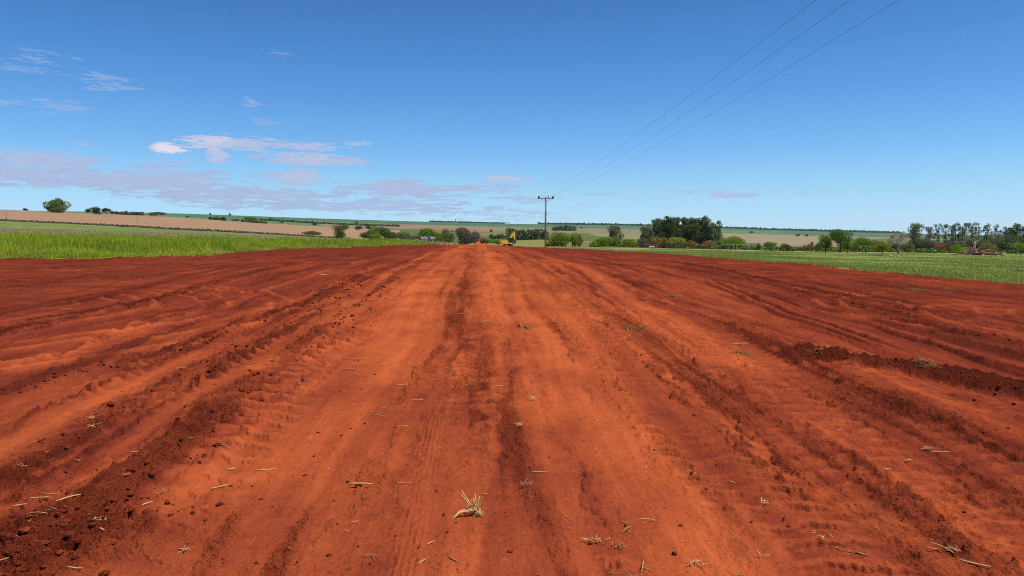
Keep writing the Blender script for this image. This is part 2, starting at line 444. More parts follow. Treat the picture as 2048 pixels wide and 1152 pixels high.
    # big torn clods lower left corner and crumbs everywhere loose
    corner = np.exp(-(((X + 2.35) / .55) ** 2 + ((Y - 3.75) / .55) ** 2))
    dz += .03 * corner; tone -= .17 * corner; loose += 1.0 * corner
    # churned patch on the right
    pd = np.full_like(X, 9.0)
    for (ax, ay), (bx, by) in (((3.45, 8.95), (4.4, 8.25)), ((4.4, 8.25), (4.95, 7.0))):
        tt = np.clip(((X - ax) * (bx - ax) + (Y - ay) * (by - ay)) / ((bx - ax) ** 2 + (by - ay) ** 2), 0, 1)
        pd = np.minimum(pd, np.hypot(X - ax - tt * (bx - ax), Y - ay - tt * (by - ay)))
    pk = 1 - sstep(.18, .48, pd + .12 * edge)
    dz += .05 * pk; tone -= .20 * pk; loose += 1.0 * pk
    for hx, hy, hr in ((-2.16, 3.62, .075), (-2.13, 4.05, .09), (-2.27, 3.45, .05), (-2.38, 3.66, .05), (-2.02, 3.72, .04)):
        dz -= .09 * np.exp(-(((X - hx + .05 * edge) / hr) ** 2 + ((Y - hy) / (hr * .6)) ** 2) ** 2)
    loose = np.clip(loose, 0, 1.4)
    near = (rr < 26) & (rr > 1)
    add = np.zeros_like(X)
    if near.any():
        xs, ys = X[near], Y[near]; lo = loose[near]; sp_ = spacing[near]
        patch = sstep(.05, .55, lo + .35 * fbm(xs * 1.3, ys * 1.3, 3, 90))
        patch = patch * sstep(.15, .5, lo)
        f1 = 1 - sstep(.10, .24, sp_); f2 = 1 - sstep(.05, .12, sp_); f3 = 1 - sstep(.02, .055, sp_)
        f1 = 1 - sstep(.12, .30, sp_); f2 = 1 - sstep(.07, .16, sp_); f3 = 1 - sstep(.028, .075, sp_)
        lite = sstep(-.1, .5, fbm(xs * 2.1, ys * 1.4, 4, 93))
        a = .034 * clodfield(xs * 6, ys * 6, 1) * f1 * patch * sstep(.6, 1.1, lo) \
            + .034 * clodfield(xs * 12, ys * 12, 2) * f1 * patch \
            + .026 * clodfield(xs * 24, ys * 24, 3) * f2 * (patch + .25 * lite) \
            + .020 * clodfield(xs * 45, ys * 45, 4) * f3 * (patch + .25 * lite) \
            + .014 * fbm(xs * 9, ys * 9, 4, 95) * f2 * (.25 + patch) + .004 * fbm(xs * 30, ys * 30, 2, 97) * f3
        add[near] = a
    dz += add
    far = rr >= 14
    dz += np.where(far, .04 * (.4 + loose) * fbm(X * 2.2, Y * .55, 5, 99, .6) * sstep(12, 24, rr), 0)
    tone += -.05 * np.clip(loose - .4, 0, 1)
    return dz, np.clip(tone, 0, 1), np.clip(loose, 0, 1)

# ------------------------------------------------------------------ materials
def new_mat(name):
    m = bpy.data.materials.new(name)
    m.use_nodes = True
    nt = m.node_tree
    b = nt.nodes['Principled BSDF']
    b.inputs['Roughness'].default_value = 0.85
    b.inputs['Specular IOR Level'].default_value = 0.2
    return m, nt.nodes, nt.links, b

def noise_node(N, L, scale, detail=4, rough=.55, vec=None):
    t = N.new('ShaderNodeTexNoise')
    t.inputs['Scale'].default_value = scale; t.inputs['Detail'].default_value = detail; t.inputs['Roughness'].default_value = rough
    if vec is not None:
        L.new(vec, t.inputs['Vector'])
    return t.outputs['Fac']

def ramp(N, L, fac, stops):
    r = N.new('ShaderNodeValToRGB')
    e = r.color_ramp.elements
    e[0].position, e[0].color = stops[0][0], (*stops[0][1], 1)
    e[1].position, e[1].color = stops[1][0], (*stops[1][1], 1)
    for p, c in stops[2:]:
        k = e.new(p); k.color = (*c, 1)
    L.new(fac, r.inputs[0])
    return r.outputs[0]

def m_math(N, L, op, a, b, c=None, clamp=False):
    n = N.new('ShaderNodeMath'); n.operation = op; n.use_clamp = clamp
    for i, v in enumerate((a, b, c)):
        if v is None: continue
        if isinstance(v, (int, float)): n.inputs[i].default_value = v
        else: L.new(v, n.inputs[i])
    return n.outputs[0]

def mix_rgb(N, L, fac, a, b, mode='MIX'):
    n = N.new('ShaderNodeMix'); n.data_type = 'RGBA'; n.blend_type = mode
    for k, v in ((0, fac), (6, a), (7, b)):
        if isinstance(v, (int, float)): n.inputs[k].default_value = v
        elif isinstance(v, tuple): n.inputs[k].default_value = (*v, 1)
        else: L.new(v, n.inputs[k])
    return n.outputs[2]

def bump(N, L, bsdf, height, strength, dist):
    b = N.new('ShaderNodeBump')
    if isinstance(strength, (int, float)): b.inputs['Strength'].default_value = strength
    else: L.new(strength, b.inputs['Strength'])
    b.inputs['Distance'].default_value = dist
    L.new(height, b.inputs['Height'])
    L.new(b.outputs[0], bsdf.inputs['Normal'])

def mat_dirt():
    m, N, L, b = new_mat("red_earth")
    geo = N.new('ShaderNodeNewGeometry')
    P = geo.outputs['Position']
    at = N.new('ShaderNodeAttribute'); at.attribute_name = 'tone'
    al = N.new('ShaderNodeAttribute'); al.attribute_name = 'loose'
    mp = N.new('ShaderNodeMapping'); mp.inputs['Scale'].default_value = (1, .13, 1); mp.inputs['Rotation'].default_value = (0, 0, -.0436)
    L.new(P, mp.inputs['Vector'])
    n0 = noise_node(N, L, 5.5, 6, .68, mp.outputs[0])          # streaks drawn along the road
    n1 = noise_node(N, L, 9, 6, .68, P)
    n2 = noise_node(N, L, 60, 4, .7, P)
    n3 = noise_node(N, L, 1.3, 6, .65, P)
    f = at.outputs['Fac']
    for n, k in ((n0, .52), (n1, .46), (n2, .50), (n3, .16)):
        f = m_math(N, L, 'MULTIPLY_ADD', n, k, f)
    f = m_math(N, L, 'SUBTRACT', f, .80)
    # sparse dark flecks: shadows of crumbs and hollows painted into the tone
    shade_pits = None
    for sc_, lo_, hi_ in ((38, .60, .70), (15, .61, .71), (85, .60, .70)):
        mr_ = N.new('ShaderNodeMapRange'); mr_.interpolation_type = 'SMOOTHSTEP'
        L.new(noise_node(N, L, sc_, 3, .6, P), mr_.inputs['Value'])
        mr_.inputs['From Min'].default_value = lo_; mr_.inputs['From Max'].default_value = hi_
        shade_pits = mr_.outputs[0] if shade_pits is None else m_math(N, L, 'MAXIMUM', shade_pits, mr_.outputs[0])
    amt = m_math(N, L, 'MULTIPLY_ADD', al.outputs['Fac'], .30, .10)
    f = m_math(N, L, 'SUBTRACT', f, m_math(N, L, 'MULTIPLY', shade_pits, amt))
    f = m_math(N, L, 'MULTIPLY_ADD', f, 1.08, -.01, clamp=True)
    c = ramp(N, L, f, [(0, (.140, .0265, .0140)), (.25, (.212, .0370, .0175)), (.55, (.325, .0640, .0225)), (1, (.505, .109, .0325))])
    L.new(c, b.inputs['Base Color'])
    b.inputs['Roughness'].default_value = 1.0
    b.inputs['Specular IOR Level'].default_value = 0.0
    h = m_math(N, L, 'MULTIPLY_ADD', noise_node(N, L, 26, 6, .7, P), 1.0, n2)
    b1 = N.new('ShaderNodeBump'); b1.inputs['Distance'].default_value = .042
    L.new(m_math(N, L, 'MULTIPLY_ADD', al.outputs['Fac'], .6, .35), b1.inputs['Strength']); L.new(h, b1.inputs['Height'])
    h2 = m_math(N, L, 'MULTIPLY_ADD', n1, .7, n0)
    h2 = m_math(N, L, 'MULTIPLY_ADD', m_math(N, L, 'MULTIPLY', shade_pits, al.outputs['Fac']), -.18, h2)
    b2 = N.new('ShaderNodeBump'); b2.inputs['Distance'].default_value = .085
    L.new(m_math(N, L, 'MULTIPLY_ADD', al.outputs['Fac'], .5, .30), b2.inputs['Strength']); L.new(h2, b2.inputs['Height'])
    L.new(b2.outputs[0], b1.inputs['Normal']); L.new(b1.outputs[0], b.inputs['Normal'])
    return m

def mat_field(name, stops, sx, sy, scale, bumpd=.15, blotch=.3, detail=5):
    """ground cover seen from afar: stretched noise plus blotches"""
    m, N, L, b = new_mat(name)
    geo = N.new('ShaderNodeNewGeometry')
    mp = N.new('ShaderNodeMapping'); mp.inputs['Scale'].default_value = (sx, sy, 1)
    L.new(geo.outputs['Position'], mp.inputs['Vector'])
    n1 = noise_node(N, L, scale, detail, .65, mp.outputs[0])
    n2 = noise_node(N, L, scale * .12, 3, .6, mp.outputs[0])
    f = m_math(N, L, 'MULTIPLY_ADD', n2, blotch * 2, n1)
    f = m_math(N, L, 'SUBTRACT', f, blotch)
    L.new(ramp(N, L, f, stops), b.inputs['Base Color'])
    b.inputs['Roughness'].default_value = .95
    b.inputs['Specular IOR Level'].default_value = .05
    bump(N, L, b, n1, .6, bumpd)
    return m

def mat_leaf(name, dark, light, trans=.22):
    m, N, L, b = new_mat(name)
    at = N.new('ShaderNodeAttribute'); at.attribute_name = 'shade'
    oi = N.new('ShaderNodeObjectInfo')
    f = m_math(N, L, 'MULTIPLY_ADD', oi.outputs['Random'], .2, at.outputs['Fac'])
    f = m_math(N, L, 'SUBTRACT', f, .1, clamp=True)
    c = mix_rgb(N, L, f, dark, light)
    L.new(c, b.inputs['Base Color'])
    b.inputs['Roughness'].default_value = .7
    tr = N.new('ShaderNodeBsdfTranslucent'); L.new(c, tr.inputs['Color'])
    mx = N.new('ShaderNodeMixShader'); mx.inputs[0].default_value = trans
    L.new(b.outputs[0], mx.inputs[1]); L.new(tr.outputs[0], mx.inputs[2])
    L.new(mx.outputs[0], N['Material Output'].inputs['Surface'])
    return m

def mat_plain(name, c, rough=.6, spec=.3, var=.25, scale=6, metal=0.0):
    m, N, L, b = new_mat(name)
    tc = N.new('ShaderNodeTexCoord')
    n = noise_node(N, L, scale, 5, .6, tc.outputs['Object'])
    lo = tuple(x * (1 - var) for x in c); hi = tuple(min(1, x * (1 + var)) for x in c)
    L.new(mix_rgb(N, L, n, lo, hi), b.inputs['Base Color'])
    b.inputs['Roughness'].default_value = rough; b.inputs['Specular IOR Level'].default_value = spec; b.inputs['Metallic'].default_value = metal
    return m

M_DIRT = mat_dirt()
M_GREEN = mat_field("grass_field_ground", [(.3, (.11, .15, .014)), (.7, (.20, .25, .028))], 1, .5, 1.4)
M_TAN = mat_field("stubble", [(.25, (.24, .19, .085)), (.55, (.36, .285, .135)), (.8, (.28, .25, .09))], .5, .25, .5)
M_DULL = mat_field("dull_green_crop", [(.2, (.11, .13, .035)), (.5, (.14, .20, .038)), (.8, (.24, .22, .08))], .35, .2, .35)
M_BROWN = mat_field("dry_ploughed_soil", [(.25, (.285, .168, .085)), (.75, (.36, .215, .115))], .2, .1, .35, .3, .15)
M_PAST = mat_field("pasture_turf", [(.2, (.155, .185, .038)), (.55, (.185, .215, .046)), (.85, (.24, .235, .070))], 1, .6, .7, .05, .25)
M_TRACK = mat_field("pale_track_soil", [(.3, (.33, .22, .12)), (.7, (.42, .32, .17))], .5, .3, .5)
def mat_hills():
    m, N, L, b = new_mat("hill_fields")
    at = N.new('ShaderNodeAttribute'); at.attribute_name = 'field'
    geo = N.new('ShaderNodeNewGeometry')
    mp = N.new('ShaderNodeMapping'); mp.inputs['Scale'].default_value = (1, .25, 1)
    L.new(geo.outputs['Position'], mp.inputs['Vector'])
    n = noise_node(N, L, .02, 5, .65, mp.outputs[0])
    k = m_math(N, L, 'MULTIPLY_ADD', n, .5, .75)
    v = N.new('ShaderNodeVectorMath'); v.operation = 'SCALE'
    L.new(at.outputs['Color'], v.inputs[0]); L.new(k, v.inputs['Scale'])
    L.new(v.outputs[0], b.inputs['Base Color'])
    b.inputs['Roughness'].default_value = 1.0; b.inputs['Specular IOR Level'].default_value = 0
    return m
M_HILL = mat_hills()
M_BARK = mat_plain("bark", (.10, .075, .055), .9, .1, .35, 3)
M_BARKP = mat_plain("pale_bark", (.36, .28, .21), .85, .1, .25, 3)
M_YEL = mat_plain("yellow_paint", (.98, .52, .030), .45, .4, .12, 2)
M_BLACK = mat_plain("dark_rubber", (.02, .02, .02), .8, .2, .2, 8)
M_GLASS = mat_plain("dark_glass", (.015, .02, .025), .12, .5, .1, 3)
M_STEEL = mat_plain("worn_steel", (.16, .075, .05), .6, .4, .3, 5)
M_CONC = mat_plain("weathered_pole_concrete", (.30, .25, .20), .9, .1, .25, 4)
M_WOODARM = mat_plain("crossarm_timber", (.22, .15, .11), .85, .1, .3, 6)
M_INS = mat_plain("dark_porcelain", (.035, .025, .022), .3, .5, .2, 6)
M_WIRE = mat_plain("aluminium_wire", (.10, .10, .11), .5, .4, .1, 2)
M_WHITE = mat_plain("white_paint", (.75, .75, .72), .5, .4, .06, 3)
M_WALL = mat_plain("plaster_wall", (.42, .38, .34), .9, .1, .15, 2)
M_ROOF = mat_plain("clay_roof", (.28, .17, .12), .9, .1, .25, 4)
M_BLUE = mat_plain("blue_plastic", (.02, .10, .34), .5, .4, .08, 2)
M_STRAW = mat_plain("dry_straw", (.60, .36, .13), .7, .2, .3, 40)
M_STRAWD = mat_plain("weathered_straw", (.40, .22, .10), .8, .2, .3, 40)
M_LOG = mat_plain("felled_wood", (.22, .12, .085), .9, .1, .35, 3)
M_LOGP = mat_plain("bleached_wood", (.50, .40, .26), .9, .1, .2, 3)
M_CLOD = None

# ------------------------------------------------------------------ object helpers
def tag(o, label=None, cat=None, group=None, kind=None):
    if label: o['label'] = label
    if cat: o['category'] = cat
    if group: o['group'] = group
    if kind: o['kind'] = kind
    return o

def empty(name, loc, rz=0):
    o = bpy.data.objects.new(name, None)
    o.empty_display_size = .2
    col.objects.link(o)
    o.location = loc; o.rotation_euler = (0, 0, rz)
    return o

def np_mesh(name, verts, faces, mat, parent=None, attrs=None, smooth=False):
    """faces: (n,4) or (n,3) int array"""
    me = bpy.data.meshes.new(name)
    verts = np.ascontiguousarray(verts, np.float32); faces = np.ascontiguousarray(faces, np.int32)
    k = faces.shape[1]
    me.vertices.add(len(verts)); me.vertices.foreach_set('co', verts.ravel())
    me.loops.add(faces.size); me.loops.foreach_set('vertex_index', faces.ravel())
    me.polygons.add(len(faces)); me.polygons.foreach_set('loop_start', np.arange(len(faces), dtype=np.int32) * k)
    me.update(calc_edges=True)
    if smooth:
        me.polygons.foreach_set('use_smooth', np.ones(len(faces), bool))
    for an, (typ, data) in (attrs or {}).items():
        a = me.attributes.new(an, typ, 'POINT')
        a.data.foreach_set('value' if typ == 'FLOAT' else 'color', np.ascontiguousarray(data, np.float32).ravel())
    me.materials.append(mat)
    o = bpy.data.objects.new(name, me)
    col.objects.link(o)
    if parent is not None: o.parent = parent
    return o

class MB:
    """collects boxes, bars and tubes into one mesh"""
    def __init__(self): self.bm = bmesh.new()
    def box(self, x0, x1, y0, y1, z0, z1, bev=.03, mat=None):
        c = Matrix.Translation(((x0 + x1) / 2, (y0 + y1) / 2, (z0 + z1) / 2)) @ Matrix.Diagonal((x1 - x0, y1 - y0, z1 - z0, 1))
        if mat is not None: c = mat @ c
        r = bmesh.ops.create_cube(self.bm, size=1, matrix=c)
        if bev:
            es = list({e for v in r['verts'] for e in v.link_edges})
            bmesh.ops.bevel(self.bm, geom=es, offset=bev, segments=2, affect='EDGES', profile=.5)
    def tube(self, pts, rads, seg=7, cap=True):
        pts = [Vector(p) for p in pts]
        if isinstance(rads, (int, float)): rads = [rads] * len(pts)
        rings = []
        for i, p in enumerate(pts):
            d = (pts[min(i + 1, len(pts) - 1)] - pts[max(i - 1, 0)])
            if d.length < 1e-9: d = Vector((0, 0, 1))
            d.normalize()
            a = d.cross(Vector((0, 0, 1)) if abs(d.z) < .9 else Vector((1, 0, 0))).normalized()
            bb = d.cross(a)
            rings.append([self.bm.verts.new(p + (a * math.cos(2 * math.pi * k / seg) + bb * math.sin(2 * math.pi * k / seg)) * rads[i]) for k in range(seg)])
        for r0, r1 in zip(rings, rings[1:]):
            for k in range(seg):
                self.bm.faces.new((r0[k], r0[(k + 1) % seg], r1[(k + 1) % seg], r1[k]))
        if cap:
            self.bm.faces.new(rings[0][::-1]); self.bm.faces.new(rings[-1])
    def prism(self, outline, y0, y1):
        """outline in x,z extruded along y"""
        a = [self.bm.verts.new((x, y0, z)) for x, z in outline]; b = [self.bm.verts.new((x, y1, z)) for x, z in outline]
        self.bm.faces.new(a); self.bm.faces.new(b[::-1])
        n = len(a)
        for i in range(n):
            self.bm.faces.new((a[i], b[i], b[(i + 1) % n], a[(i + 1) % n]))
    def wheel(self, c, r, w, seg=20):
        prof = [(-w / 2, r * .45), (-w / 2, r * .85), (-w * .4, r * .97), (0, r), (w * .4, r * .97), (w / 2, r * .85), (w / 2, r * .45)]
        rings = []
        for y, q in prof:
            rings.append([self.bm.verts.new((c[0] + q * math.cos(2 * math.pi * k / seg), c[1] + y, c[2] + q * math.sin(2 * math.pi * k / seg))) for k in range(seg)])
        for r0, r1 in zip(rings, rings[1:]):
            for k in range(seg):
                self.bm.faces.new((r0[k], r0[(k + 1) % seg], r1[(k + 1) % seg], r1[k]))
        self.bm.faces.new(rings[0][::-1]); self.bm.faces.new(rings[-1])
    def build(self, name, mat, parent=None, smooth=False):
        bmesh.ops.recalc_face_normals(self.bm, faces=self.bm.faces)
        me = bpy.data.meshes.new(name)
        self.bm.to_mesh(me); self.bm.free()
        me.materials.append(mat)
        if smooth:
            for p in me.polygons: p.use_smooth = True
        o = bpy.data.objects.new(name, me)
        col.objects.link(o)
        if parent is not None: o.parent = parent
        return o

# ------------------------------------------------------------------ the ground, one sheet cut along the land-use boundaries
def build_ground():
    # bearings: fine where the camera looks, coarse behind
    fine = np.arange(-R(37), R(37), .00118)
    mid = R(37) + np.cumsum(np.linspace(.0016, .012, 60))
    mid = mid[mid < R(75)]
    rest = np.linspace(mid[-1], 2 * np.pi - mid[-1], 70)[1:-1]
    th = np.concatenate([-mid[::-1], fine, mid, rest])
    rs = [0.9]
    while rs[-1] < 4700:
        r = rs[-1]
        if r < 2.6: d = .06
        else: d = min(r * r * .00046, r * .010 if r < 140 else r * .026)
        d = max(d, .006)
        rs.append(r + d)
    rs = np.array(rs)
    nt, nr = len(th), len(rs)
    TH, RS = np.meshgrid(th, rs)
    X = RS * np.sin(TH); Y = RS * np.cos(TH)
    sp = np.gradient(rs)[:, None] * np.ones((1, nt))
    out_of_view = np.abs(((TH + np.pi) % (2 * np.pi)) - np.pi) > R(38)
    sp = np.where(out_of_view, np.maximum(sp, .08), sp)
    Z = base_h(X, Y)
    Yc = np.where(Y > 0.62 * RS, Y, 0.62 * RS)
    t = X / Yc
    jit = 1 + .05 * fbm(X * .12, Y * .12, 4, 3) + .012 * fbm(X * 1.2, Y * 1.2, 2, 4)
    Yj = Yc * jit
    u = road_u(X, Y)
    reg = np.full(X.shape, 7, np.int8)                    # hills
    left = t < (905 - 1024) / FPX
    right = t > (1062 - 1024) / FPX
    reg[left & (Yj < E_brown(t))] = 4
    reg[left & (t > (800 - 1024) / FPX) & (Yj > 430)] = 7
    reg[left & (Yj < E_dull(t))] = 3
    reg[left & (Yj < E_tan(t))] = 2
    reg[left & (Yj < E_green(t))] = 1
    reg[right & (Yj < E_past(t) * 1.10)] = 6
    reg[right & (Yj < E_past(t))] = 5
    reg[(Yj < E_dirt(t))] = 0
    reg[(np.abs(u + .8 * np.sin(Y / 90)) < np.where(Y > 250, 2.5, 4.0)) & (Y > 60) & (Y < 1350)] = 0
    dmask = (reg == 0)
    # dirt relief, feathered into the fields
    idx = np.where((RS < 175))
    dz = np.zeros_like(X); tone = np.full_like(X, .75); loose = np.full_like(X, .2)
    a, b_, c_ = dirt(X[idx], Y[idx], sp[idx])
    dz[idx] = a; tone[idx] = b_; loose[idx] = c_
    rim = np.clip((E_dirt(t) - Yj) / (0.05 * E_dirt(t)), -1, 1)
    Z = Z + dz * np.clip(.5 + rim, 0, 1)
    # heaped rim where the blade left its spoil
    Z += np.exp(-((rim - .12) / .18) ** 2) * .05 * (RS < 130) * np.clip(.6 + fbm(X * .8, Y * .8, 3, 12), 0, 1.5)
    tone = np.where((np.abs(u) < 4.2) & (Y > 110), np.maximum(tone, .5), tone)
    tone = tone - .12 * sstep(28, 60, RS) * (np.abs(u) > 3)
    # gentle unevenness of the fields
    Z += np.where(reg != 0, .10 * fbm(X * .07, Y * .07, 3, 6) * sstep(20, 60, RS), 0)
    P = np.stack([X, Y, Z], -1).reshape(-1, 3)
    # colours of the far fields, laid out as plots by bearing and distance
    fc = np.zeros(X.shape + (3,))
    fc[:] = (.105, .125, .045)
    px = 1024 + t * FPX + 30 * fbm(X * .002, Y * .002, 4, 19) + (Yc - 1800) * .03
    def plot(x0, x1, r0, r1, c):
        w = 1 + .04 * fbm(X * .003, Y * .003, 3, 15)
        m = (px > x0) & (px < x1) & (Yc * w > r0) & (Yc * w < r1)
        fc[m] = c
    plot(-900, 760, 760, 4000, (.10, .17, .075))
    plot(300, 1010, 1900, 5000, (.065, .15, .075))
    plot(640, 1100, 1450, 2400, (.26, .17, .105))
    plot(840, 1100, 1100, 1700, (.18, .16, .075))
    plot(700, 1010, 1350, 1480, (.12, .13, .05))
    plot(880, 1180, 120, 470, (.20, .19, .055))
    plot(960, 1100, 250, 520, (.20, .20, .06))
    plot(1010, 1900, 2400, 5000, (.085, .15, .085))
    plot(1010, 1500, 1500, 2400, (.21, .18, .095))
    plot(1180, 1300, 1000, 1500, (.22, .20, .09))
    plot(1440, 1900, 1000, 2300, (.27, .215, .125))
    plot(1440, 1600, 2300, 2900, (.10, .19, .09))
    plot(1480, 1650, 700, 1000, (.27, .19, .11))
    plot(1062, 2700, 100, 420, (.17, .15, .06))
    plot(1700, 2700, 420, 2000, (.10, .15, .06))
    names = ['dirt_road', 'grass_field', 'stubble_field', 'crop_field', 'ploughed_field', 'pasture', 'field_track', 'hills']
    mats = [M_DIRT, M_GREEN, M_TAN, M_DULL, M_BROWN, M_PAST, M_TRACK, M_HILL]
    I = np.arange(nr * nt).reshape(nr, nt)
    q0 = I[:-1]; q1 = I[1:]
    quads = np.stack([q0, np.roll(q0, -1, 1), np.roll(q1, -1, 1), q1], -1)[:, :, ::-1]
    rq = reg[:-1]
    for k, nm in enumerate(names):
        f = quads[rq == k].reshape(-1, 4)
        if not len(f): continue
        used = np.unique(f)
        remap = np.zeros(nr * nt, np.int32); remap[used] = np.arange(len(used))
        at = None
        if k == 0:
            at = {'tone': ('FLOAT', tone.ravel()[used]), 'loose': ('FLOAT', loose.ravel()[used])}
        elif k == 7:
            at = {'field': ('FLOAT_COLOR', np.concatenate([fc.reshape(-1, 3)[used], np.ones((len(used), 1))], 1))}
        o = np_mesh(nm, P[used], remap[f], mats[k], None, at, smooth=True)
        tag(o, kind='structure')
    # the patch right under the camera
    ring = P[I[0]]
    n = len(ring)
    v = np.concatenate([ring, [[0, 0, .01]]])
    f = np.array([[(i + 1) % n, i, n] for i in range(n)])
    o = np_mesh('ground', v, f, M_DIRT, None, {'tone': ('FLOAT', np.full(n + 1, .5)), 'loose': ('FLOAT', np.full(n + 1, .3))})
    tag(o, kind='structure')
build_ground()

def ground_at(X, Y):
    """height of the finished surface at one point"""
    x = np.array([X], float); y = np.array([Y], float)
    z = base_h(x, y)
    t = x / np.maximum(y, .5)
    if Y < E_dirt(t)[0] * .97:
        r = math.hypot(X, Y)
        z = z + dirt(x, y, np.array([max(r * r * .00046, .006)]))[0]
    return float(z[0])

def on_ground(px, py):
    """point of the near earth seen at a photograph position"""
    dx = (px - 1024) / FPX; dy = (576 - py) / FPX
    yf = math.cos(PITCH) + dy * math.sin(PITCH); s = s_of(py); t = dx / yf
    lo, hi = 1.0, 60.0
    for _ in range(40):
        m = (lo + hi) / 2
        if EYE + s * m > float(base_h(np.array([t * m]), np.array([m]))[0]): lo = m
        else: hi = m
    return t * lo, lo

# ------------------------------------------------------------------ grasses
def blades(name, X, Y, hgt, wid, mat, lean=.35, seg2=True):
    n = len(X)
    Z = base_h(X, Y)
    a = rng.uniform(0, 2 * np.pi, n); l = rng.uniform(.05, lean, n) * hgt
    la = rng.uniform(0, 2 * np.pi, n)
    dx = np.cos(a) * wid / 2; dy = np.sin(a) * wid / 2
    tx = np.cos(la) * l; ty = np.sin(la) * l
    b0 = np.stack([X - dx, Y - dy, Z - .03], 1); b1 = np.stack([X + dx, Y + dy, Z - .03], 1)
    m0 = np.stack([X - dx * .8 + tx * .35, Y - dy * .8 + ty * .35, Z + hgt * .6], 1); m1 = np.stack([X + dx * .8 + tx * .35, Y + dy * .8 + ty * .35, Z + hgt * .6], 1)
    t0 = np.stack([X - dx * .12 + tx, Y - dy * .12 + ty, Z + hgt], 1); t1 = np.stack([X + dx * .12 + tx, Y + dy * .12 + ty, Z + hgt], 1)
    V = np.stack([b0, b1, m0, m1, t0, t1], 1).reshape(-1, 3)
    i = np.arange(n)[:, None] * 6
    F = np.concatenate([i + np.array([[0, 1, 3, 2]]), i + np.array([[2, 3, 5, 4]])])
    sh = np.clip(rng.normal(.5, .20, n) + .45 * fbm(X * .22, Y * .16, 4, 33), 0, 1)
    o = np_mesh(name, V, F, mat, None, {'shade': ('FLOAT', np.repeat(sh, 6))})
    return o

def scatter_grass():
    # tall grass on the left: rows thin out with distance
    n = 150000
    t = rng.uniform((-520 - 1024) / FPX, (880 - 1024) / FPX, n)
    e0 = E_dirt(t); e1 = E_green(t)
    q = rng.uniform(0, 1, n)
    Y = e0 * (e1 / e0) ** (q ** 1.25)
    X = t * Y
    jit = 1 + .05 * fbm(X * .12, Y * .12, 4, 3)
    rag = .05 * fbm(X * .35, Y * .35, 4, 37)
    ok = (Y * jit > e0 * (1.0 + np.minimum(rag, .03) - .02 * (rng.uniform(0, 1, n) < .06))) & (Y * jit < e1)
    X, Y = X[ok], Y[ok]; e0 = e0[ok]
    # height grows from the trampled edge inwards
    h = (.14 + .38 * sstep(0, .16, Y / e0 - 1)) * rng.uniform(.5, 1.3, len(X)) * np.clip(.95 + .7 * fbm(X * .28, Y * .28, 4, 38), .45, 1.5)
    dry = rng.uniform(0, 1, len(X)) < (.62 * (1 - sstep(.0, .16, Y / e0 - 1)) * np.clip(.7 + 1.2 * fbm(X * .12, Y * .12, 3, 39), .1, 1.3) + .05 + .12 * sstep(.1, .5, fbm(X * .15, Y * .15, 3, 35)))
    g = blades('tall_grass', X[~dry], Y[~dry], h[~dry], .0007 * Y[~dry] + .012, mat_leaf("fresh_grass", (.26, .33, .012), (.58, .62, .045), .5))
    tag(g, 'tall fresh green grass at the left edge of the earth', 'grass', kind='stuff')
    g = blades('dry_grass', X[dry], Y[dry], h[dry] * .8, .0007 * Y[dry] + .01, mat_leaf("dry_grass_blades", (.42, .34, .09), (.70, .58, .20), .45))
    tag(g, 'dry yellow grass along the edge of the tall green grass', 'grass', kind='stuff')
    n = 120000
    t = rng.uniform((1075 - 1024) / FPX, (2600 - 1024) / FPX, n)
    e0 = E_dirt(t); e1 = E_past(t)
    Y = e0 * (e1 / e0) ** (rng.uniform(0, 1, n) ** 1.3); X = t * Y
    jit = 1 + .05 * fbm(X * .12, Y * .12, 4, 3)
    ok = (Y * jit > e0 * 1.004) & (Y < e1)
    X, Y = X[ok], Y[ok]
    g = blades('pasture_grass', X, Y, rng.uniform(.03, .08, len(X)), .0007 * Y + .008, mat_leaf("pasture_blades", (.24, .28, .050), (.36, .385, .090), .5), .9)
    tag(g, 'short grazed grass covering the pasture on the right', 'grass', kind='stuff')
    # pale dry tops over the stubble strip
    n = 26000
    t = rng.uniform((-500 - 1024) / FPX, (900 - 1024) / FPX, n)
    e0 = E_green(t); e1 = E_tan(t)
    Y = e0 * (e1 / e0) ** rng.uniform(0, 1, n); X = t * Y
    g = blades('stubble_stalks', X, Y, rng.uniform(.25, .7, n), .0008 * Y, mat_leaf("stubble_blades", (.34, .28, .13), (.58, .47, .25), .45))
    tag(g, 'pale dry stalks standing in the strip behind the green grass', 'stubble', kind='stuff')
scatter_grass()

